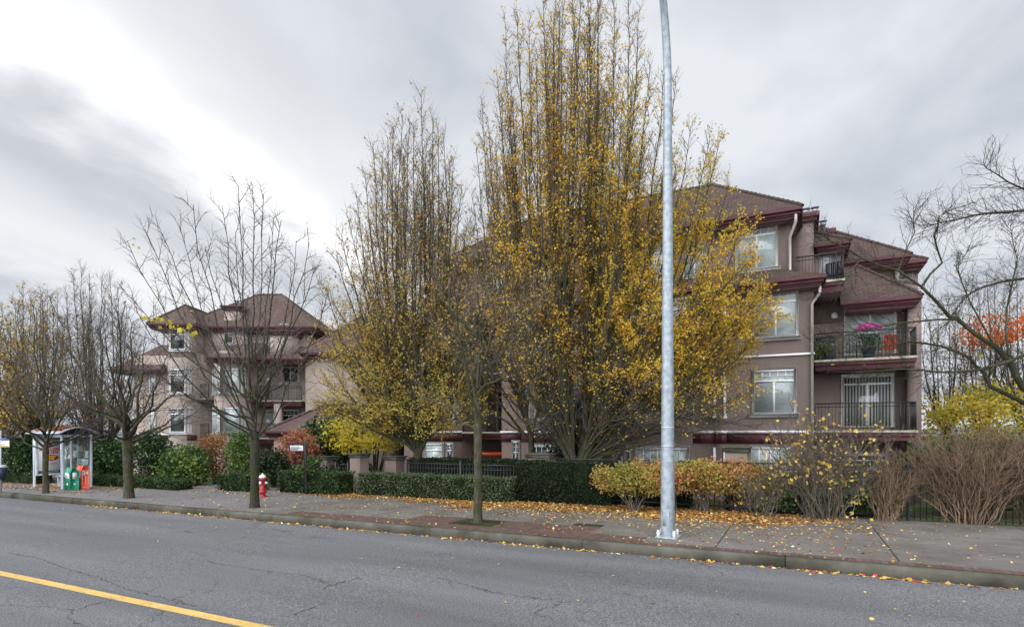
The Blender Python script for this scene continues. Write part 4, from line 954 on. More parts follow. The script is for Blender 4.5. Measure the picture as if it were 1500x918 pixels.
# the big tree beyond the right edge: only its boughs reach into view
T = Tree(); zt0 = 13.5
def Q(pts, z0=zt0): return [np.array(C(x, y, z0 + dz)) for x, y, dz in pts]
tb = np.array(C(1660, 700, zt0)); tb[2] = gz(tb[0])
T.w.tube([tb - (0, 0, .1), tb + (0, 0, .3)] + Q([(1655, 640, 0), (1640, 600, 0)]), [.26, .2, .17, .14], 10)
lims = [([(1640, 605, 0), (1560, 600, 0), (1500, 570, 0), (1480, 530, -.1), (1465, 513, -.1), (1430, 490, -.2), (1404, 468, -.2), (1392, 465, -.2), (1350, 420, -.3), (1316, 396, -.3), (1262, 378, -.4), (1215, 352, -.5), (1190, 336, -.5)], .085, .008),
        ([(1350, 420, -.3), (1380, 385, -.3), (1368, 345, -.3), (1375, 318, -.4), (1395, 302, -.5)], .030, .006),
        ([(1640, 605, 0), (1560, 605, .2), (1500, 590, .3), (1450, 566, .3), (1440, 545, .3), (1422, 525, .3), (1380, 507, .4), (1330, 500, .4), (1270, 508, .4), (1215, 520, .5)], .07, .008),
        ([(1404, 468, -.2), (1350, 470, -.4), (1290, 478, -.5), (1240, 490, -.6), (1195, 505, -.7)], .025, .006),
        ([(1640, 600, 0), (1600, 480, .5), (1560, 430, .6), (1500, 408, .6), (1440, 420, .5), (1410, 440, .4), (1385, 480, .3)], .06, .008),
        ([(1640, 600, 0), (1590, 420, -.5), (1540, 340, -.6), (1500, 308, -.6), (1450, 312, -.6), (1400, 322, -.7), (1350, 335, -.8)], .06, .008),
        ([(1540, 340, -.6), (1520, 280, -.6), (1495, 275, -.7), (1460, 255, -.7), (1440, 238, -.8)], .035, .006),
        ([(1640, 600, 0), (1560, 540, -1), (1500, 520, -1), (1440, 540, -1.1), (1380, 545, -1.1), (1320, 540, -1.2), (1250, 545, -1.2)], .05, .007),
        ([(1262, 378, -.4), (1240, 410, -.4), (1215, 430, -.5)], .015, .005), ([(1316, 396, -.3), (1340, 340, -.3), (1338, 300, -.3)], .014, .004),
        ([(1460, 513, -.1), (1420, 440, 0), (1400, 390, .1), (1420, 360, .2)], .025, .005), ([(1480, 530, -.1), (1475, 450, .3), (1490, 380, .4), (1480, 330, .4)], .03, .005)]
for pts, ra, rb in lims:
    p = Q(pts); P2 = [p[0]]
    for a_, b_ in zip(p[:-1], p[1:]): P2 += [(a_ + b_) / 2 + nr.normal(size=3) * .02, b_]
    T.limb(P2, ra, rb, 6)
    L_ = sum(np.linalg.norm(q_ - p_) for p_, q_ in zip(P2[:-1], P2[1:]))
    T.sprout(P2, int(13 * L_), .18, .75, R(45), .05, .007, ((5, .36, R(42)),), 0, 3, .3)
T.lp = Q([(1397, 388, 0), (1392, 400, -.2), (1400, 395, 0), (1452, 510, 0), (1445, 513, 0), (1440, 520, .1), (1425, 515, 0), (1463, 497, 0), (1218, 535, 0), (1266, 533, -.3), (1330, 534, -.3), (1392, 519, 0), (1280, 545, 0)])
T.finish('bare_tree', tb, 'large bare tree with mossy boughs reaching in from the right edge before the balconies', 'tree', 'bark_moss', 'lf_yellow', .10, twig='bark_dark')

# trees and shrubs beyond the right end of the building
for k, (px, z, tips, lab) in enumerate([(1385, 34, [(1350, 500), (1362, 470), (1375, 440), (1390, 430), (1400, 450), (1410, 480), (1420, 520), (1355, 540)], 'bare slender tree in the thicket closest to the right end of the building'),
                                        (1440, 32, [(1405, 480), (1418, 440), (1430, 410), (1445, 395), (1458, 400), (1470, 430), (1480, 470), (1400, 520)], 'bare slender tree standing behind the orange maple'),
                                        (1500, 31, [(1465, 460), (1478, 420), (1490, 380), (1505, 370), (1520, 390), (1540, 430), (1455, 500)], 'bare slender tree at the right edge beyond the fence')]):
    b = np.array(C(px, 690, z)); b[2] = -.3
    hornbeam(b, z, 640, tips, .16, lab, 'lf_rust', 1.6, .10, None, None, dR=2.2, lat=16, extra=2, stem_r=.06, latL=1.4, out=.5, subn=3, name='slender_tree', bark_m='bark_dark')
def bushy(name, px, py_base, z, tips_c, label, leaf_m, size, n, rx, rz, zc_py, stems=9, bark_m='bark', cat='shrub', base_z=None, clump=60, cr=.35, ry=None, width=.5, droop=.3, sr=.02, group=None, hollow=.55, gap=None):
    """stems fanning from a base into leafy clumps spread through an ellipsoid"""
    b = np.array(C(px, py_base, z)); 
    b[2] = base_z if base_z is not None else (gz(b[0]) if b[1] < 17.4 else -.3)
    cen = np.array(C(tips_c, zc_py, z)); T = Tree(); ry = ry or rx * .8
    cs = []
    for i in range(clump):
        v_ = unit(nr.normal(size=3)); rr = hollow + (1 - hollow) * nr.rand() ** .5
        cs.append(cen + v_ * rr * (rx, ry, rz))
    cs = np.array(cs); cs[:, 2] = np.maximum(cs[:, 2], b[2] + .12)
    for i in range(clump):
        if i < stems * 3:
            pts = curve(b + nr.normal(size=3) * (.08, .08, 0), b * .5 + cs[i] * .5 + (0, 0, rz * .2) , cs[i], 5); T.limb(pts, sr * (.6 + .6 * nr.rand()), .005, 4)
    per = n // clump
    for c_ in cs:
        T.lp += list(c_ + np.clip(nr.normal(size=(per, 3)), -2.2, 2.2) * cr * (1, 1, .7))
    if gap: T.lp = [q for q in T.lp if not gap(q)]
    T.lp = [q for q in T.lp if q[2] > b[2] + .02]
    return T.finish(name, b, label, cat, bark_m, leaf_m, size, width=width, droop=droop, group=group, crown='foliage')
bushy('maple_tree', 1540, 690, 26, 1500, 'small maple with bright orange leaves at the right edge above the yellow shrubs', 'lf_orange', .12, 1900, 2.4, .7, 480, cat='tree', clump=34, cr=.28, sr=.05, bark_m='bark_dark', base_z=-.3)
bushy('yellow_tree', 1440, 690, 24, 1452, 'broad yellow-green maple behind the fence below the orange maple', 'lf_green_yellow', .12, 5200, 2.9, 1.1, 612, cat='tree', clump=60, cr=.38, sr=.04, bark_m='bark_dark', base_z=-.3)
bushy('yellow_tree', 548, 690, 25.5, 535, 'small tree with bright yellow leaves behind the gate pillars, left of the second hornbeam', 'lf_yellow', .13, 2400, 1.7, .8, 632, cat='tree', clump=60, cr=.30, sr=.05, bark_m='bark_dark', base_z=-.2)
bushy('laurel_tree', 486, 700, 27, 484, 'round dark glossy laurel behind the gate pillars beside the entrance canopy', 'lf_laurel', .14, 7000, 1.15, 1.35, 650, cat='tree', clump=60, cr=.32, hollow=.3)
bushy('salmon_shrub', 436, 700, 25.5, 438, 'salmon red shrub behind the hanging sign', 'lf_red', .10, 2600, .85, .65, 655, clump=36, cr=.22, base_z=0)
bushy('rhododendron', 268, 712, 26, 271, 'round light green rhododendron beside the driveway', 'lf_rhodo', .12, 5200, 1.0, .75, 682, clump=60, cr=.25, hollow=.6)
bushy('rust_shrub', 318, 705, 27, 318, 'shrub with rust brown leaves between the rhododendron and the clipped green cone', 'lf_rust', .08, 3000, .85, 1.0, 668, clump=50, cr=.25, hollow=.4)
for px, z, py, rx, rz, n, lab in [(225, 28, 660, .9, 1.0, 4000, 'dark green shrub left of the rhododendron by the low stucco wall'),
                                  (165, 29, 672, 1.2, 1.0, 4500, 'dark evergreen shrub right behind the bus shelter'),
                                  (35, 28, 665, 1.3, .9, 4000, 'dark evergreen shrub behind the left hedge near the bus stop'),
                                  (402, 25, 682, .55, .55, 2600, 'dark clipped evergreen shrub behind the fire hydrant'),
                                  (120, 31, 655, 1.8, 1.3, 5000, 'large dark evergreen mass seen through the bus shelter'),
                                  (840, 23.0, 640, 1.35, 1.2, 6000, 'dark conifer close to the wall behind the tallest hornbeam'),
                                  (500, 26, 690, 1.6, .5, 3500, 'dark low shrub behind the gate railings')]:
    bushy('evergreen_shrub', px, 700, z, px, lab, 'lf_laurel' if px < 400 else 'lf_yew', .10, n, rx, rz, py, clump=50, cr=.28, hollow=.3, base_z=-.1 if z < 26 else None)
# clipped cone
bushy('clipped_conifer', 352, 705, 26, 352, 'tall clipped green conifer behind the small hedge', 'lf_rhodo', .07, 7000, .42, 1.15, 668, clump=70, cr=.16, hollow=.7)
bushy('flowering_plant', 452, 690, 21.9, 452, 'loose light green plant behind the hedge under the hanging sign', 'lf_rhodo', .08, 900, .45, .3, 683, clump=18, cr=.12, base_z=.2)

# ------------------------------------------------------------------ hedges and fence-side shrubs
def hedge(px0, px1, y_front, dep, h, label, leaf_m, size=.045, dens=850, name='hedge', zf=None, x0=None, x1=None, z_base=None):
    x0 = V(px0, y_front) if x0 is None else x0; x1 = V(px1, y_front) if x1 is None else x1; xm = (x0 + x1) / 2
    zb = gz(xm) if z_base is None else z_base
    fr_ = lambda x, y, z: (x, y, z + (SLOPE * (x - xm) if z_base is None else 0))
    root = thing(name, (xm, y_front + dep / 2, zb), label, 'hedge')
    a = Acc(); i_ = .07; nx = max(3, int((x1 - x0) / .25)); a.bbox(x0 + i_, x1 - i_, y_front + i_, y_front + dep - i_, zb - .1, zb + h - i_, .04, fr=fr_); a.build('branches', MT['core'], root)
    def surf(n_, f): return [f(nr.rand(), nr.rand()) for _ in range(int(n_))]
    W, pts = x1 - x0, []
    wavy = lambda x, z: .035 * math.sin(x * 3.1 + z * 2) + .03 * math.sin(x * 7.3 + 1)
    pts += surf(W * h * dens, lambda s_, t_: (x0 + s_ * W, y_front + wavy(x0 + s_ * W, t_) * 1.0 + .05 * (t_ > .9) + .04 * nr.rand(), zb + .04 + t_ * (h - .04)))
    pts += surf(W * dep * dens, lambda s_, t_: (x0 + s_ * W, y_front + t_ * dep, zb + h - .01 + .5 * wavy(x0 + s_ * W, t_) - .05 * nr.rand() + .03 * nr.rand()))
    pts += surf(dep * h * dens, lambda s_, t_: (x1 - .03 * nr.rand() - .05 * (t_ > .9), y_front + s_ * dep, zb + t_ * h))
    pts += surf(dep * h * dens, lambda s_, t_: (x0 + .03 * nr.rand(), y_front + s_ * dep, zb + t_ * h))
    pts = np.array([fr_(*p_) for p_ in pts])
    cl = .18 * np.sin(pts[:, 0] * 5.1) * np.sin(pts[:, 2] * 9 + 1)
    l_ = Acc(); l_.leaves(pts, size, np.clip(nr.normal(.45, .24, len(pts)) + cl, 0, 1), droop=-.1, width=.42); l_.build('foliage', MT[leaf_m], root)
    return root
def zpx(px, py, Y): return Zat(px, py, Y)
hedge(523, 745, 16.5, 1.0, .78, 'long low grey-green boxwood hedge in front of the gate pillars and slim young tree', 'lf_box', .05, 1100)
hedge(405, 492, 16.0, 1.1, .80, 'low clipped green hedge between the fire hydrant and the tall gate pillar', 'lf_hedge', .055, 800)
hedge(318, 362, 15.5, 1.1, .66, 'small low green hedge left of the fire hydrant', 'lf_hedge', .055, 800)
hedge(130, 256, 14.7, .9, .42, 'low green hedge running from the bus shelter towards the driveway', 'lf_hedge', .06, 600)
hedge(-40, 48, 13.9, .9, .50, 'low green hedge left of the bus shelter behind the bus stop', 'lf_hedge', .06, 600)
hedge(596, 762, 18.3, .8, 1.30, 'dark clipped yew hedge behind the long low boxwood hedge', 'lf_yew', .05, 700)
hedge(755, 893, 17.0, .9, 1.32, 'dark taller yew hedge at the foot of the tallest hornbeam', 'lf_yew', .05, 900)
hedge(893, 1010, 17.7, .6, 1.15, 'dark yew hedge behind the turning shrubs near the lamp post', 'lf_yew', .05, 700)
# turning shrubs: pale bare stems below, red and yellow leaves above
for px, lab, r_ in ((930, 'yellow-green turning shrub on pale stems just left of the lamp post', .95), (1030, 'red-tinged turning shrub just right of the lamp post', .62), (1085, 'reddest turning shrub below the fence pillar', .78), (985, 'turning shrub hidden behind the lamp post', .55)):
    z = depth(*G(px, 748)[:2])
    bushy('turning_shrub', px, 748, z, px - 3, lab, 'lf_mixed', .065, int(8500 * r_), r_ * 1.12, .42, 699, stems=9, bark_m='bark_pale', clump=60, cr=.15, ry=.40, sr=.016, width=.45, hollow=.25)
# the straggling shrub with large round yellow leaves
def twigbush(name, px, py, label, n, hgt, spread, leafn=0, lsize=.1, m_='bark_pale', twigs=6, tl=.5, lean=0, r=.012, leaf_m='lf_yellow', dcurve=.3, ang=35, sub=((3, .22, R(40)),), twm=None, lowleaf=0):
    b = G(px, py); T = Tree(); z0 = depth(b[0], b[1])
    for i in range(n):
        a_ = nr.rand() * 6.283; rr = spread * math.sqrt(nr.rand()); H_ = hgt * (1 - .25 * (rr / spread) ** 2) * (.75 + .3 * nr.rand())
        tip = b + np.array((rr * math.cos(a_) + lean * H_, rr * math.sin(a_) * .55, H_))
        s0 = b + np.array((math.cos(a_), math.sin(a_) * .6, 0)) * spread * .32 * nr.rand()
        pts = curve(s0, s0 * .62 + tip * .38 + UP * H_ * dcurve * .4, tip, 7); pts[1:] += np.cumsum(nr.normal(size=(6, 3)) * .065, axis=0)
        T.limb(pts, r * (.7 + .8 * nr.rand()), .004, 4); T.sprout(pts, twigs, .25, tl, R(ang), .12, .008, sub, 0, 3, .3)
        for _ in range(nr.poisson(leafn)):
            k = 3 + nr.randint(4); T.lp.append(pts[min(k, 6)] + nr.normal(size=3) * (.14, .1, .14))
    for _ in range(lowleaf): T.lp.append(b + nr.normal(size=3) * (.3, .15, 0) + UP * nr.rand() * .9 + (.55, 0, .05))
    return T.finish(name, b, label, 'shrub', m_, leaf_m if T.lp else None, lsize, width=.62, droop=.1, crown='foliage', twig=twm or m_)
twigbush('straggly_shrub', 1212, 760, 'straggly twig shrub dotted with large round yellow leaves before the fence', 60, 2.7, 1.6, 8.5, .08, 'bark_pale', 14, .65, lowleaf=26, leaf_m='lf_pale')
twigbush('straggly_shrub', 1120, 756, 'small straggly twig shrub with a few yellow leaves right of the reddest turning shrub', 22, 1.35, .8, 3.0, .08, 'bark_pale', 8, .45, leaf_m='lf_pale')
twigbush('pruned_shrub', 1297, 762, 'small bare brown pruned shrub left of the iron fence post', 60, 1.7, .75, 0, m_='stem_brown', twigs=6, tl=.45, r=.016, ang=25, sub=((2, .18, R(35)),))
twigbush('pruned_shrub', 1420, 766, 'broad bare brown pruned shrub leaning against the iron fence at the right', 120, 2.2, 1.55, 0, m_='stem_brown', twigs=10, tl=.6, r=.018, ang=36, sub=((3, .25, R(40)),))
twigbush('pruned_shrub', 1516, 768, 'bare brown pruned shrub cut by the right edge of the picture', 75, 2.2, 1.0, 0, m_='stem_brown', twigs=10, tl=.6, r=.018, ang=36, sub=((2, .2, R(35)),))
twigbush('sucker_shoots', 842, 732, 'pale forked shoots at the foot of the tallest hornbeam', 4, .75, .75, 0, m_='bark_pale', twigs=1, tl=.2, r=.02, sub=())
for px, z, lab in ((1250, 19.5, 'low green plants behind the fence below the sliding doors'), (1150, 19.5, 'low green plants behind the fence right of the fence pillar'), (1400, 19, 'green shrub behind the fence and the broad pruned shrub'), (1480, 18.5, 'green shrub behind the fence at the right edge')):
    bushy('garden_shrub', px, 740, z, px, lab, 'lf_laurel', .12, 2600 if px < 1300 else 4200, 1.3, .5 if px < 1300 else 1.05, 728 if px < 1300 else 690, clump=34, cr=.25, hollow=.3, base_z=-.1)

# ------------------------------------------------------------------ fence, pillars, gate
YF = 17.45
def pillar(px0, px1, y, pt, label, d=None, base=None, m_='stucco', name='stucco_pillar'):
    x0, x1 = V(px0, y), V(px0 + (px1 - px0) * (.60 if px0 < 700 else .8), y); d = d or (x1 - x0); zt_ = Zat((px0 + px1) / 2, pt, y); zb = gz(x0) - .1 if base is None else base
    root = thing(name, ((x0 + x1) / 2, y + d / 2, zb), label, 'pillar')
    a = Acc(); a.bbox(x0 + .06, x1 - .06, y + .06, y + d - .06, zb, zt_ - .17, .012); a.build('shaft', MT[m_], root)
    a = Acc(); a.bbox(x0 + .02, x1 - .02, y + .02, y + d - .02, zt_ - .169, zt_ - .05, .012); a.bbox(x0 - .03, x1 + .03, y - .03, y + d + .03, zt_ - .049, zt_, .015); a.build('cap', MT['kerb'], root)
    return root
pillar(509, 540, 17.8, 664, 'tallest stucco gate pillar, between the two low hedges', base=-.1)
pillar(560, 594, 18.6, 668, 'stucco gate pillar right of the tallest one, beside the second hornbeam', base=-.3)
pillar(459, 492, 18.8, 668, 'stucco gate pillar right of the hanging sign', base=-.3)
pillar(417, 450, 18.6, 666, 'stucco pillar directly behind the hanging sign', base=-.3)
pillar(768, 812, 18.6, 664, 'stucco pillar behind the dark yew hedge left of the tallest hornbeam', base=-.3)
pillar(1058, 1108, 17.75, 654, 'broad stucco fence pillar with a mossy cap behind the reddest turning shrub', d=.6, base=0)
def fence_run(px0, px1, y, h, label, zb=None, x0=None, x1=None, posts=2.4, name='metal_fence'):
    x0 = V(px0, y) if x0 is None else x0; x1 = V(px1, y) if x1 is None else x1; zb = gz((x0 + x1) / 2) if zb is None else zb
    root = thing(name, ((x0 + x1) / 2, y, zb), label, 'fence'); n = max(1, int(round((x1 - x0) / posts)))
    for i in range(n):
        a0, a1 = x0 + (x1 - x0) * i / n, x0 + (x1 - x0) * (i + 1) / n; a = Acc()
        for hh, th in ((h - .05, .02), (h - .22, .012), (.12, .015)): a.box(a0 + .035, a1 - .035, y - .015, y + .015, zb + hh - th, zb + hh + th)
        k = int((a1 - a0) / .125)
        for j in range(1, k): xx = a0 + (a1 - a0) * j / k; a.box(xx - .009, xx + .009, y - .009, y + .009, zb + .04, zb + h - .04)
        a.build('fence_panel', MT['black'], root)
    for i in range(n + 1):
        xx = x0 + (x1 - x0) * i / n; a = Acc(); a.bbox(xx - .035, xx + .035, y - .035, y + .035, zb - .25, zb + h + .06, .006); a.bbox(xx - .045, xx + .045, y - .045, y + .045, zb + h + .061, zb + h + .085, .006); a.build('post', MT['black'], root)
    return root
xf = V(1330, YF)
fence_run(0, 0, YF, 1.42, 'black metal picket fence along the pavement from the turning shrubs to the right edge', x0=xf - 2.45 * 4, x1=xf + 2.45 * 2, posts=2.45)
fence_run(596, 762, 18.1, 1.25, 'black metal fence in front of the dark yew hedge right of the gate pillars', zb=.05)
fence_run(492, 510, 18.9, .95, 'black metal railing between the two middle gate pillars', zb=.15)
a = Acc(); p = np.array(C(548, 722, 22.0)); a.tube([np.array(C(543, 716, 22)), np.array(C(543, 688, 22)), np.array(C(548, 686, 22)), np.array(C(562, 700, 23))], .022, 6, caps=True)
tag(a.build('handrail', MT['black'], origin=(p[0], p[1], 0)), 'short bent black handrail beside the tallest gate pillar', 'handrail')
# low retaining wall, left
z = 29.0; a = Acc(); x0, x1 = ux(203, z), ux(246, z)
root = thing('garden_wall', fl((x0 + x1) / 2, z, -.3), 'low pinkish stucco garden wall left of the rhododendron', 'wall')
a.bbox(x0, x1, z, z + .4, -.4, uz(674, z), .02, fr=fl); a.build('wall', MT['stucco_left'], root)
a = Acc(); a.bbox(x0 - .04, x1 + .04, z - .04, z + .44, uz(674, z) + .001, uz(674, z) + .1, .015, fr=fl); a.build('coping', MT['kerb'], root)
a = Acc(); a.tube([fl(ux(206, z - .1), z - .15, uz(687, z)), fl(ux(222, z - .1), z - .15, uz(697, z))], .03, 6, caps=True)
tag(a.build('handrail', MT['black'], origin=fl(ux(214, z), z - .15, 0)), 'sloping black handrail on the low pinkish garden wall', 'handrail')
for (pa, pb_, lab) in ((28, 33, 'narrow'), (20, 26, 'w')): pass
z = 30; x0, x1 = ux(20, z), ux(46, z)
root = thing('garden_wall', fl((x0 + x1) / 2, z, -.3), 'stucco wall with a capped pillar behind the left hedge near the bus stop', 'wall')
a = Acc(); a.bbox(x0, x1, z, z + .3, -.4, uz(676, z), .02, fr=fl); a.bbox(ux(28, z), ux(32.5, z), z - .12, z + .42, -.4, uz(672, z), .02, fr=fl); a.build('wall', MT['stucco_left'], root)
a = Acc(); a.bbox(x0 - .04, x1 + .04, z - .16, z + .46, uz(672, z) + .001, uz(672, z) + .1, .015, fr=fl); a.build('coping', MT['kerb'], root)

# ------------------------------------------------------------------ lamp post
p = G(978, 787); px_, py_, pz = p
lp = thing('lamp_post', p, 'tall galvanised steel street lamp post on a bolted base plate at the kerb', 'lamp post')
a = Acc(); H0 = 9.7; pts = []; rad = []
for z in np.linspace(.03, H0, 12): pts.append((px_, py_, pz + z)); rad.append(.150 - .0068 * z)
for i in range(1, 12):                      # the mast bends out over the street in one sweep
    q = i / 11; pts.append((px_ - .06 * q, py_ - 3.0 * q ** 2.1, pz + H0 + 3.0 * math.sin(q * 1.45))); rad.append(.089 - .035 * q)
a.tube(pts, rad, 8); a.build('mast', MT['galv'], lp)
a = Acc(); tpp = pts[-1]; a.bbox(tpp[0] - .15, tpp[0] + .15, tpp[1] - .6, tpp[1] + .1, tpp[2] - .10, tpp[2] + .06, .04); a.build('lamp_head', MT['galv'], lp)
a = Acc(); a.bbox(px_ - .22, px_ + .22, py_ - .22, py_ + .22, pz + .004, pz + .04, .006); a.build('base_plate', MT['galv'], lp)
for sx in (-1, 1):
    for sy in (-1, 1):
        a = Acc(); a.lathe([(.032, 0), (.032, .10), (.02, .13), (0, .135)], px_ + sx * .165, py_ + sy * .165, pz + .041, 8); a.build('bolt_cover', MT['adwhite'], lp)
a = Acc(); a.bbox(px_ - .07, px_ + .06, py_ - .151, py_ - .143, pz + .28, pz + .62, .003); a.build('access_door', MT['galv'], lp)
for zc_, hh in ((1.93, .03), (2.32, .03), (1.62, .012)):
    a = Acc(); r_ = .153 - .0075 * zc_; a.lathe([(r_, 0), (r_ + .004, .002), (r_ + .004, hh), (r_, hh + .002)], px_, py_, pz + zc_, 8); a.build('band', MT['alu'], lp)

# ------------------------------------------------------------------ hydrant
p = G(384.5, 727); hx, hy, hz = p; hy_ = thing('fire_hydrant', p, 'red fire hydrant with a white cap between two low hedges', 'fire hydrant')
a = Acc(); a.lathe([(.15, 0), (.15, .03), (.10, .05), (.10, .14), (.155, .15), (.155, .19), (.105, .21), (.105, .60), (.14, .62), (.14, .66), (.11, .68)], hx, hy, hz, 18); a.build('barrel', MT['red'], hy_, smooth=False)
a = Acc(); a.lathe([(.125, .681), (.125, .71), (.105, .755), (.06, .79), (.028, .80), (.028, .84), (0, .845)], hx, hy, hz, 18); a.build('bonnet', MT['adwhite'], hy_)
vfr = lambda cx, cy, cz, dx, dy: (lambda x, y, z: (cx + dx * z - dy * x, cy + dy * z + dx * x, cz + y))
tc_ = unit((-hx, -hy, 0))
for ang, r_, zc_ in ((0, .062, .50), (90, .05, .50), (-90, .075, .40), (-60, .0, 0)):
    if not r_: continue
    c_, s_ = math.cos(R(ang - 35)), math.sin(R(ang - 35)); dx, dy = tc_[0] * c_ - tc_[1] * s_, tc_[0] * s_ + tc_[1] * c_
    a = Acc(); a.lathe([(r_ * 1.1, .08), (r_ * 1.1, .13)], 0, 0, 0, 12, fr=vfr(hx, hy, hz + zc_, dx, dy)); a.build('outlet', MT['red'], hy_)
    a = Acc(); a.lathe([(r_, .131), (r_, .17), (r_ * .4, .175), (r_ * .35, .20), (0, .2)], 0, 0, 0, 12, fr=vfr(hx, hy, hz + zc_, dx, dy)); a.build('outlet_cap', MT['adwhite'], hy_)

# ------------------------------------------------------------------ lettering
def text(s_, size, mname, parent, fr, name='lettering', bold=.0, ext=.002, spacing=1.0, sx=1.0):
    cu = bpy.data.curves.new('t', 'FONT'); cu.body = s_; cu.size = size; cu.align_x = 'CENTER'; cu.align_y = 'CENTER'; cu.extrude = ext; cu.offset = bold; cu.space_character = spacing; cu.resolution_u = 3
    to = bpy.data.objects.new('t', cu); col.objects.link(to); bpy.context.view_layer.update()
    me = bpy.data.meshes.new_from_object(to.evaluated_get(bpy.context.evaluated_depsgraph_get())); bpy.data.objects.remove(to); bpy.data.curves.remove(cu)
    o0 = np.array(WL[parent.name])
    for v_ in me.vertices: q = fr(v_.co[0] * sx, v_.co[1], v_.co[2]); v_.co = Vector(np.array(q) - o0)
    me.materials.clear(); me.materials.append(MT[mname]); ob = bpy.data.objects.new(name, me); col.objects.link(ob); ob.parent = parent; WL[ob.name] = tuple(o0); return ob

# ------------------------------------------------------------------ bus shelter
p = np.array((-29.7, 13.1, gz(-29.7))); sx0, sy0, szb = p; SL, SD, SH = 2.2, 1.1, 2.28
sh = thing('bus_shelter', p, 'grey metal and glass bus shelter with a grocery poster at its far end', 'bus shelter')
for (x, y) in ((0, 0), (0, SD), (SL, SD), (SL, 0), (SL * .55, SD)):
    a = Acc(); a.bbox(sx0 + x - .04, sx0 + x + .04, sy0 + y - .04, sy0 + y + .04, szb, szb + SH, .008); a.build('post', MT['alu'], sh)
a = Acc()
for z0 in (SH - .10,):
    a.bbox(sx0 - .05, sx0 + SL + .05, sy0 - .05, sy0 + .05, szb + z0, szb + SH + .02, .008); a.bbox(sx0 - .05, sx0 + SL + .05, sy0 + SD - .05, sy0 + SD + .05, szb + z0, szb + SH + .02, .008)
a.bbox(sx0 + SL - .045, sx0 + SL + .045, sy0 + .051, sy0 + SD - .051, szb + SH - .10, szb + SH, .008); a.bbox(sx0 - .045, sx0 + .045, sy0 + .051, sy0 + SD - .051, szb + SH - .10, szb + SH, .008)
a.build('beam', MT['alu'], sh)
a = Acc(); n = 10; y0_, y1_ = -.22, SD + .22; arc = []
for i in range(n + 1):
    q = i / n; arc.append((sy0 + y0_ + (y1_ - y0_) * q, szb + SH + .03 + .26 * math.sin(math.pi * q)))
xa_, xb_ = sx0 - .28, sx0 + SL + .28
vs = [(x, y, z) for x in (xa_, xb_) for y, z in arc] + [(x, y, z + .035) for x in (xa_, xb_) for y, z in arc]; m_ = n + 1
fs = []
for i in range(n): fs += [(i, i + 1, m_ + i + 1, m_ + i), (2 * m_ + i, 3 * m_ + i, 3 * m_ + i + 1, 2 * m_ + i + 1), (i, 2 * m_ + i, 2 * m_ + i + 1, i + 1), (m_ + i, m_ + i + 1, 3 * m_ + i + 1, 3 * m_ + i)]
fs += [(0, m_, 3 * m_, 2 * m_), (n, 2 * m_ + n, 3 * m_ + n, m_ + n)]
a.add(vs, fs); a.build('roof', MT['alu'], sh)
a = Acc(); vs = [(sx0 + SL - .01, y, z - .005) for y, z in arc] + [(sx0 + SL - .01, arc[-1][0], arc[0][1] - .02), (sx0 + SL - .01, arc[0][0], arc[0][1] - .02)]
a.poly(vs); vs2 = [(x - .02, y, z) for x, y, z in vs]; a.poly(vs2[::-1]); a.build('gable_panel', MT['navy'], sh)
a = Acc(); a.box(sx0 + .05, sx0 + SL * .55 - .05, sy0 + SD - .006, sy0 + SD + .006, szb + .35, szb + SH - .12); a.box(sx0 + SL * .55 + .05, sx0 + SL - .05, sy0 + SD - .006, sy0 + SD + .006, szb + .35, szb + SH - .12); a.build('glass_panel', MT['glass'], sh)
a = Acc(); a.box(sx0 + SL - .006, sx0 + SL + .006, sy0 + .05, sy0 + SD - .05, szb + .35, szb + SH - .12); a.build('glass_panel', MT['glass'], sh)
a = Acc(); a.bbox(sx0 + SL - .02, sx0 + SL + .02, sy0 + .051, sy0 + SD - .051, szb + .30, szb + .36, .005); a.bbox(sx0 + SL - .022, sx0 + SL + .022, sy0 + .30, sy0 + .36, szb + .362, szb + SH - .105, .005); a.build('glazing_bar', MT['alu'], sh)
# poster case at the far end, facing the viewer
zc0, zc1 = szb + .50, szb + SH - .12
a = Acc(); a.bbox(sx0 + .045, sx0 + .16, sy0 - .03, sy0 + .06, zc0, zc1, .01); a.bbox(sx0 + .045, sx0 + .16, sy0 + SD - .06, sy0 + SD + .03, zc0, zc1, .01)
a.bbox(sx0 + .045, sx0 + .16, sy0 + .061, sy0 + SD - .061, zc1 - .08, zc1, .01); a.bbox(sx0 + .045, sx0 + .16, sy0 + .061, sy0 + SD - .061, zc0, zc0 + .08, .01); cs_ = a.build('poster_case', MT['alu'], sh)
a = Acc(); a.box(sx0 + .05, sx0 + .12, sy0 + .055, sy0 + SD - .055, zc0 + .075, zc1 - .075); po = a.build('poster', MT['adwhite'], cs_)
PF = lambda y, z, o=0: (sx0 + .121 + o, sy0 + SD / 2 + y, (zc0 + zc1) / 2 + z)
tf = lambda cy, cz: (lambda x, y, z: PF(cy + x, cz + y, .002 + z))
a = Acc(); arcp = [(.32 * math.cos(t_), .135 * math.sin(t_)) for t_ in np.linspace(0, 2 * math.pi, 28, endpoint=False)]
a.add([PF(y, z - .06, .003) for y, z in arcp] + [PF(y, z - .06, .0) for y, z in arcp], [tuple(range(28))] + [(i, 28 + i, 28 + (i + 1) % 28, (i + 1) % 28) for i in range(28)])
a.add([PF(-.28, -.12, .003), PF(-.31, -.24, .003), PF(-.10, -.17, .003)], [(0, 1, 2)]); a.build('speech_bubble', MT['adred'], cs_)
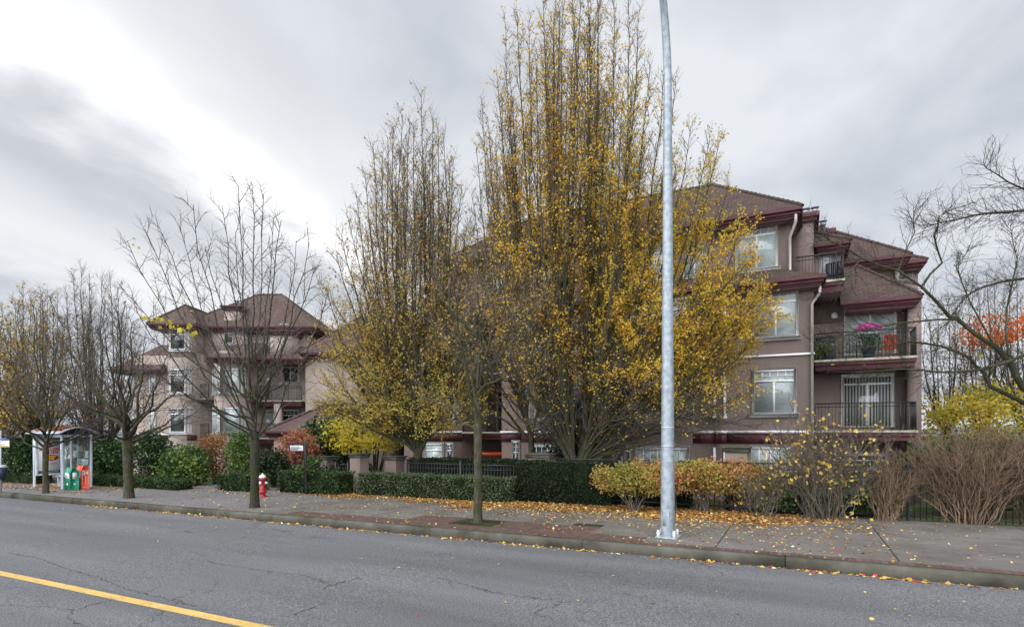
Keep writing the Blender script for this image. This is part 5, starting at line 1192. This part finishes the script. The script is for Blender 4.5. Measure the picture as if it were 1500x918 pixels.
ls = [text('BUY-LOW', .165, 'adred', cs_, tf(0, .30), bold=.006, sx=1.12), text('FOODS', .165, 'adred', cs_, tf(0, .165), bold=.006, sx=1.12),
      text('JUMBO', .115, 'adyellow', cs_, tf(.03, -.015), bold=.004, ext=.004), text('BINS', .115, 'adyellow', cs_, tf(.03, -.115), bold=.004, ext=.004), text('MIDDLE GATE CENTRE', .052, 'adred', cs_, tf(0, -.33), bold=.001)]
a = Acc(); a.lathe([(.07, 0), (.07, .004)], 0, 0, 0, 16, fr=lambda x, y, z: PF(x, .46 + y, z)); a.build('emblem', MT['adred'], cs_)
a = Acc(); a.box(sx0 + .121, sx0 + .124, sy0 + .10, sy0 + SD - .10, zc0 + .10, zc0 + .20); a.build('poster_strip', MT['addark'], cs_)
text('New Customer Only', .07, 'adwhite', cs_, tf(0, zc0 + .15 - (zc0 + zc1) / 2), ext=.004)
# bench
a = Acc(); a.bbox(sx0 + .4, sx0 + 1.9, sy0 + SD - .52, sy0 + SD - .12, szb + .44, szb + .49, .01); be = thing('bench', (sx0 + 1.1, sy0 + SD - .3, szb), 'grey metal bench inside the bus shelter', 'bench'); a.build('seat', MT['alu'], be)
for x in (.55, 1.75):
    a = Acc(); a.bbox(sx0 + x - .03, sx0 + x + .03, sy0 + SD - .48, sy0 + SD - .18, szb, szb + .439, .006); a.build('leg', MT['alu'], be)
# leaves lying on the shelter roof
a = Acc(); pts_ = []
for _ in range(900):
    q = .12 + .55 * nr.rand(); pts_.append((xa_ + (xb_ - xa_) * nr.rand() ** .7 * .9, sy0 + y0_ + (y1_ - y0_) * q, szb + SH + .075 + .26 * math.sin(math.pi * q)))
a.leaves(pts_, .09, nr.rand(len(pts_)) * .6, droop=0, flat=.8); tag(a.build('fallen_leaves', MT['lf_litter']), kind='stuff')
# paper boxes
def paper_box(px0, px1, py, h, label, m_, kind):
    p = np.array((px0, px1, gz(px0))); root = thing('newspaper_box', p, label, 'newspaper box'); w_ = .44; d_ = .32
    X0, Y0, Z0 = p[0] - .20, p[1] - .26, p[2]; a = Acc()
    prof = [(0, .0), (d_, .0), (d_, h - .18), (d_ * .55, h), (d_ * .25, h), (0, h - .22)]
    vs = [(X0 + x_, Y0 + y, Z0 + z) for x_ in (0, w_) for y, z in prof]; n = len(prof)
    a.add(vs, [(i, n + i, n + (i + 1) % n, (i + 1) % n) for i in range(n)] + [tuple(range(n))[::-1], tuple(range(n, 2 * n))]); a.build('body', MT[m_], root)
    a = Acc(); a.bbox(X0 + .07, X0 + w_ - .07, Y0 - .012, Y0 - .001, Z0 + h * .52, Z0 + h * .76, .003); a.build('window', MT['g_curtain'], root)
    a = Acc(); a.bbox(X0 + .12, X0 + w_ - .12, Y0 - .03, Y0 - .013, Z0 + h * .79, Z0 + h * .81, .004); a.build('handle', MT['alu'], root)
    sf = lambda cy, cz: (lambda x, y, z: (X0 + w_ + .002 + z, Y0 + cy + x, Z0 + cz + y)); ff = lambda cx, cz: (lambda x, y, z: (X0 + cx + x, Y0 - .003 - z, Z0 + cz + y))
    if kind == 1:
        text('24', .20, 'adwhite', root, sf(d_ / 2, h * .70), bold=.006)
        for k, ch in enumerate('hours'): text(ch, .085, 'adwhite', root, sf(d_ / 2, h * .55 - k * .068), bold=.002)
        a = Acc()
        for (y_a, y_b, z_a, z_b) in ((.03, d_ - .03, .10, .115), (.03, d_ - .03, h * .80, h * .80 + .012), (.03, .042, .116, h * .80 - .001), (d_ - .042, d_ - .03, .116, h * .80 - .001)): a.box(X0 + w_ + .001, X0 + w_ + .004, Y0 + y_a, Y0 + y_b, Z0 + z_a, Z0 + z_b)
        a.build('border_line', MT['adwhite'], root)
        text('24', .12, 'adwhite', root, ff(w_ / 2, h * .25), bold=.003)
    else:
        a = Acc(); a.lathe([(.045, 0), (.045, .003), (.03, .004)], 0, 0, 0, 14, fr=lambda x, y, z: (X0 + w_ / 2 + x, Y0 - .002 - z, Z0 + h * .27 + y)); a.build('emblem', MT['adwhite'], root)
        a = Acc(); a.lathe([(.045, 0), (.045, .003), (.03, .004)], 0, 0, 0, 14, fr=lambda x, y, z: (X0 + w_ + .002 + z, Y0 + d_ / 2 + x, Z0 + h * .27 + y)); a.build('emblem', MT['adwhite'], root)
        a = Acc(); a.box(X0 + w_ + .001, X0 + w_ + .006, Y0 + .08, Y0 + d_ - .08, Z0 + h * .5, Z0 + h * .78); a.build('side_poster', MT['adwhite'], root)
    return root
paper_box(-26.78, 13.20, 0, .93, 'green newspaper box on the left of the orange one by the shelter', 'green_box', 0)
paper_box(-26.72, 13.57, 0, .98, 'orange newspaper box marked 24 at the near corner of the bus shelter', 'orange_box', 1)
# bus stop pole, sign and bin
p = G(1.0, 722); bs = thing('bus_stop_sign', p, 'white and blue bus stop sign on a thin pole at the left edge', 'bus stop sign')
a = Acc(); a.tube([p, p + (0, 0, 2.45)], .035, 8, caps=True); a.build('pole', MT['alu'], bs)
zs_ = Zat(8, 647, p[1]); fs_ = frame(p[0], p[1], R(20))
a = Acc(); a.bbox(-.16, .44, -.075, -.04, zs_ - .20, zs_ + .08, .01, fr=fs_); a.build('panel', MT['adwhite'], bs)
a = Acc(); a.box(-.15, .43, -.079, -.0751, zs_ + .06, zs_ + .135, fr=fs_); a.build('blue_strip', MT['blue'], bs)
a = Acc(); a.box(-.15, .43, -.079, -.0751, zs_ - .17, zs_ - .145, fr=fs_); a.build('yellow_strip', MT['adyellow'], bs)
a = Acc(); q = p + (.12, -.02, .55); a.lathe([(.14, 0), (.19, .45), (.0, .451)], q[0], q[1], q[2], 16)
tb_ = thing('litter_bin', (q[0], q[1], p[2]), 'dark blue litter bin with a pale lid hung on the bus stop pole', 'litter bin'); a.build('body', MT['navy'], tb_)
a = Acc(); a.lathe([(.20, .452), (.20, .49), (.12, .56), (0, .57)], q[0], q[1], q[2], 16); a.build('lid', MT['alu'], tb_)
# hanging sign
z = 21.6; p = np.array(C(447, 700, z)); p[2] = gz(p[0]); hs = thing('hanging_sign', p, 'white name board hanging from a black post behind the low hedge', 'sign')
o2 = frame(p[0], p[1], PSI); zt_ = C(447, 649, z)[2]
a = Acc(); a.bbox(-.04, .04, -.04, .04, p[2], zt_ + .06, .006, fr=o2); a.bbox(-.62, .12, -.03, .03, zt_ - .04, zt_ + .01, .006, fr=o2); a.build('post', MT['black'], hs)
a = Acc(); a.bbox(-.56, -.08, -.015, .015, zt_ - .28, zt_ - .08, .004, fr=o2); bd_ = a.build('board', MT['adwhite'], hs)
a = Acc()
for r_, row in enumerate([(.40, (.11, .09, .12)), (.42, (.07, .13, .10, .08)), (.24, (.1, .1))]):
    x = -.32 - row[0] / 2; zz_ = zt_ - .125 - r_ * .05
    for w_ in row[1]: a.box(x, x + w_ * .85, -.018, -.0151, zz_ - .012, zz_ + .012, fr=o2); x += w_
a.build('lettering', MT['printgrey'], bd_)

# ------------------------------------------------------------------ things on the balconies and in the recess
def mum():
    q = plR.hit(1275)[1]; b_ = np.array((V(1272, 26.3), 26.3, z3)); r = thing('flower_pot', b_, 'dark pot of magenta chrysanthemums on the middle right balcony', 'flower pot')
    a = Acc(); a.lathe([(.16, .0), (.26, .45), (.29, .47), (.26, .5), (0, .46)], *b_, 16); a.build('pot', MT['navy'], r)
    top_ = Zat(1272, 478, 26.3); a = Acc(); pts_ = [b_ + (nr.normal() * .22, nr.normal() * .2, .5 + nr.rand() * .5) for _ in range(700)]; a.leaves(pts_, .07, nr.rand(700)); a.build('foliage', MT['lf_laurel'], r)
    pts_ = []
    for _ in range(1300):
        u_, v2 = nr.rand() * 6.283, nr.rand(); pts_.append((b_[0] + .44 * math.cos(u_) * math.sqrt(1 - v2 * v2) , b_[1] + .35 * math.sin(u_) * math.sqrt(1 - v2 * v2), top_ - .14 + .24 * v2))
    a = Acc(); a.leaves(pts_, .045, nr.rand(1300), width=.8); a.build('flowers', MT['pink'], r)
mum()
def lawn_chair(x, y, z, label, m_='navy', ang=0):
    r = thing('patio_chair', (x, y, z), label, 'chair'); f_ = frame(x, y, ang)
    a = Acc(); a.bbox(-.26, .26, -.24, .24, z + .40, z + .44, .01, fr=f_); a.build('seat', MT[m_], r)
    a = Acc()
    for i in range(6): a.bbox(-.23 + i * .08, -.17 + i * .08, .20, .235, z + .45, z + .88, .006, fr=f_)
    a.bbox(-.26, .26, .195, .24, z + .881, z + .93, .01, fr=f_); a.build('backrest', MT[m_], r)
    for sx in (-1, 1):
        a = Acc(); a.bbox(sx * .26 - .025, sx * .26 + .025, -.22, .24, z + .62, z + .65, .006, fr=f_); a.build('armrest', MT[m_], r)
        for sy in (-.2, .2): a = Acc(); a.tube([f_(sx * .24, sy, z), f_(sx * .24, sy, z + (.62 if sy < 0 else .44))], .02, 6, caps=True); a.build('leg', MT[m_], r)
lawn_chair(V(1222, 26.6), 26.6, zb, 'dark patio chair on the uppermost right balcony', 'navy', R(160))
lawn_chair(V(1300, 26.5), 26.5, z3, 'orange cushioned patio chair right of the magenta flowers', 'kayak', R(200))
b_ = np.array((V(1207, 26.2), 26.2, z3)); r = thing('barbecue', b_, 'covered dark barbecue in the left corner of the middle right balcony', 'barbecue')
a = Acc(); a.bbox(b_[0] - .38, b_[0] + .38, b_[1] - .24, b_[1] + .24, z3 + .08, z3 + .72, .03); a.build('cart', MT['navy'], r)
a = Acc(); a.tube([(b_[0] - .36, b_[1], z3 + .80), (b_[0] + .36, b_[1], z3 + .80)], .17, 12, caps=True); a.build('lid', MT['black'], r)
bushy('trailing_plant', 1200, 520, depth(V(1200, 25.7), 25.7), 1202, 'yellow-green plant trailing through the left end of the middle right balcony railing', 'lf_rhodo', .09, 500, .3, .33, 509, clump=16, cr=.1, base_z=z3)
# kayak slung in the ground-floor recess
kx0, kx1 = V(664, 26.6), V(744, 27.4); ky = 27.0; kz = Zat(715, 664, ky)
r = thing('kayak', ((kx0 + kx1) / 2, ky, kz), 'orange kayak stored under the balcony in the ground floor recess', 'kayak')
a = Acc(); n = 17; ring = 12; vs = []; kx0 = V(679, ky); kx1 = kx0 + 3.4
for i in range(n):
    q = i / (n - 1); wv = math.sin(math.pi * min(1, max(0, q * .96 + .02))) ** .65
    for j in range(ring):
        t_ = j * 2 * math.pi / ring; yy = .34 * wv * math.cos(t_); zz_ = .17 * wv * math.sin(t_) * (1.15 if math.sin(t_) < 0 else .8)
        vs.append((kx0 + 3.4 * q, ky + yy, kz + zz_ + .12 * (2 * q - 1) ** 2))
a.add(vs, [(i * ring + j, i * ring + (j + 1) % ring, (i + 1) * ring + (j + 1) % ring, (i + 1) * ring + j) for i in range(n - 1) for j in range(ring)] + [tuple(range(ring))[::-1], tuple(range((n - 1) * ring, n * ring))])
a.build('hull', MT['kayak'], r, smooth=True)
a = Acc(); a.lathe([(.30, 0), (.33, .02), (.30, .035)], 0, 0, 0, 18, fr=lambda x, y, z: (kx0 + 1.9 + x * 1.3, ky + y * .7, kz + .135 + z)); a.build('cockpit_rim', MT['navy'], r)
a = Acc(); a.box(kx0 + 1.15, kx0 + 1.75, ky - .338, ky - .325, kz + .00, kz + .045); a.build('decal', MT['adwhite'], r)
for x in (.5, 2.6):
    a = Acc(); a.box(kx0 + x - .04, kx0 + x + .04, ky - .3, ky + .3, -.35, kz - .16); a.build('cradle', MT['black'], r)

# ------------------------------------------------------------------ fallen leaves
def scatter(n, fx, fy, zoff, size, m_, tintf=None, name='fallen_leaves', dens=None, road=False):
    pts_ = []
    while len(pts_) < n:
        x, y = fx(), fy()
        if dens and nr.rand() > dens(x, y): continue
        pts_.append((x, y, (SLOPE * x if road else gz(x)) + zoff + .012 * nr.rand()))
    a = Acc(); t_ = nr.rand(n) if tintf is None else tintf(n); a.leaves(pts_, size, t_, droop=0, flat=.86, width=.42)
    tag(a.build(name, MT[m_]), kind='stuff')
U = lambda a_, b_: (lambda: a_ + (b_ - a_) * nr.rand())
def dband(x, y):
    edge = 14.9 + .35 * math.sin(x * .9) + .25 * math.sin(x * 2.3) + .5 * max(0, (-9 - x) / 6); d_ = min(1, max(0, (y - edge) / .9)) ** 1.5
    return d_ * min(1, max(0, (x + 17.5) / 2)) * min(1, max(.0, (1.5 - x) / 3.5))
scatter(17000, U(-18, 1.5), U(14.2, 17.4), .004, .075, 'lf_litter', dens=dband)
scatter(3400, U(-20, 2), U(11.5, 16.5), .004, .06, 'lf_scatter', dens=lambda x, y: .07 + .8 * max(0, min(1, (y - 12.8) / 2.4)) ** 1.5 * math.exp(-((x + 5) / 5) ** 2))
scatter(1000, U(-3, 9), U(11.5, 17.4), .004, .055, 'lf_scatter', dens=lambda x, y: .15 + .85 * max(0, min(1, (2.5 - x) / 5 + .2)) * max(.25, (y - 11) / 6))
scatter(3200, U(-46, -24.5), U(12.3, 15.5), .004, .085, 'lf_litter')
scatter(600, U(-26, -17), U(14.6, 17), .004, .08, 'lf_litter')
scatter(260, U(-25, -12), U(11.5, 15), .004, .06, 'lf_litter')
def kx_(): return -22 + 32 * nr.rand()
scatter(1150, kx_, lambda: 11.31 - abs(nr.normal()) * .07, .004, .075, 'lf_scatter', dens=lambda x, y: .35 + .65 * (math.sin(x * 1.7) * math.sin(x * .6 + 1) > -.1), road=True)
scatter(150, U(-22, 8), U(4, 11.2), .004, .055, 'lf_scatter', dens=lambda x, y: .25 + .75 * (y > 8), road=True)

# repeats of a kind share a group
for o in list(sc.objects):
    if o.parent or 'label' not in o: continue
    nm_ = o.name.split('.')[0]; lb = o['label']
    g_ = {'hornbeam_tree': 'upright hornbeams around the apartments', 'hedge': 'clipped hedges along the pavement', 'newspaper_box': 'newspaper boxes by the bus shelter', 'pruned_shrub': 'pruned brown shrubs at the fence',
          'turning_shrub': 'turning shrubs along the fence', 'stucco_pillar': 'stucco pillars along the garden edge', 'slender_tree': 'slender bare trees beyond the right end', 'evergreen_shrub': 'dark evergreen shrubs in the garden',
          'garden_shrub': 'green plants behind the fence', 'straggly_shrub': 'straggly shrubs at the fence', 'apartment_building': 'taupe apartment buildings', 'garden_wall': 'low stucco garden walls', 'metal_fence': 'black metal fences', 'patio_chair': 'patio chairs on the balconies'}.get(nm_)
    if nm_ == 'bare_tree' and 'street tree' in lb or nm_ == 'young_tree': g_ = 'street trees along the kerb'
    if g_: o['group'] = g_
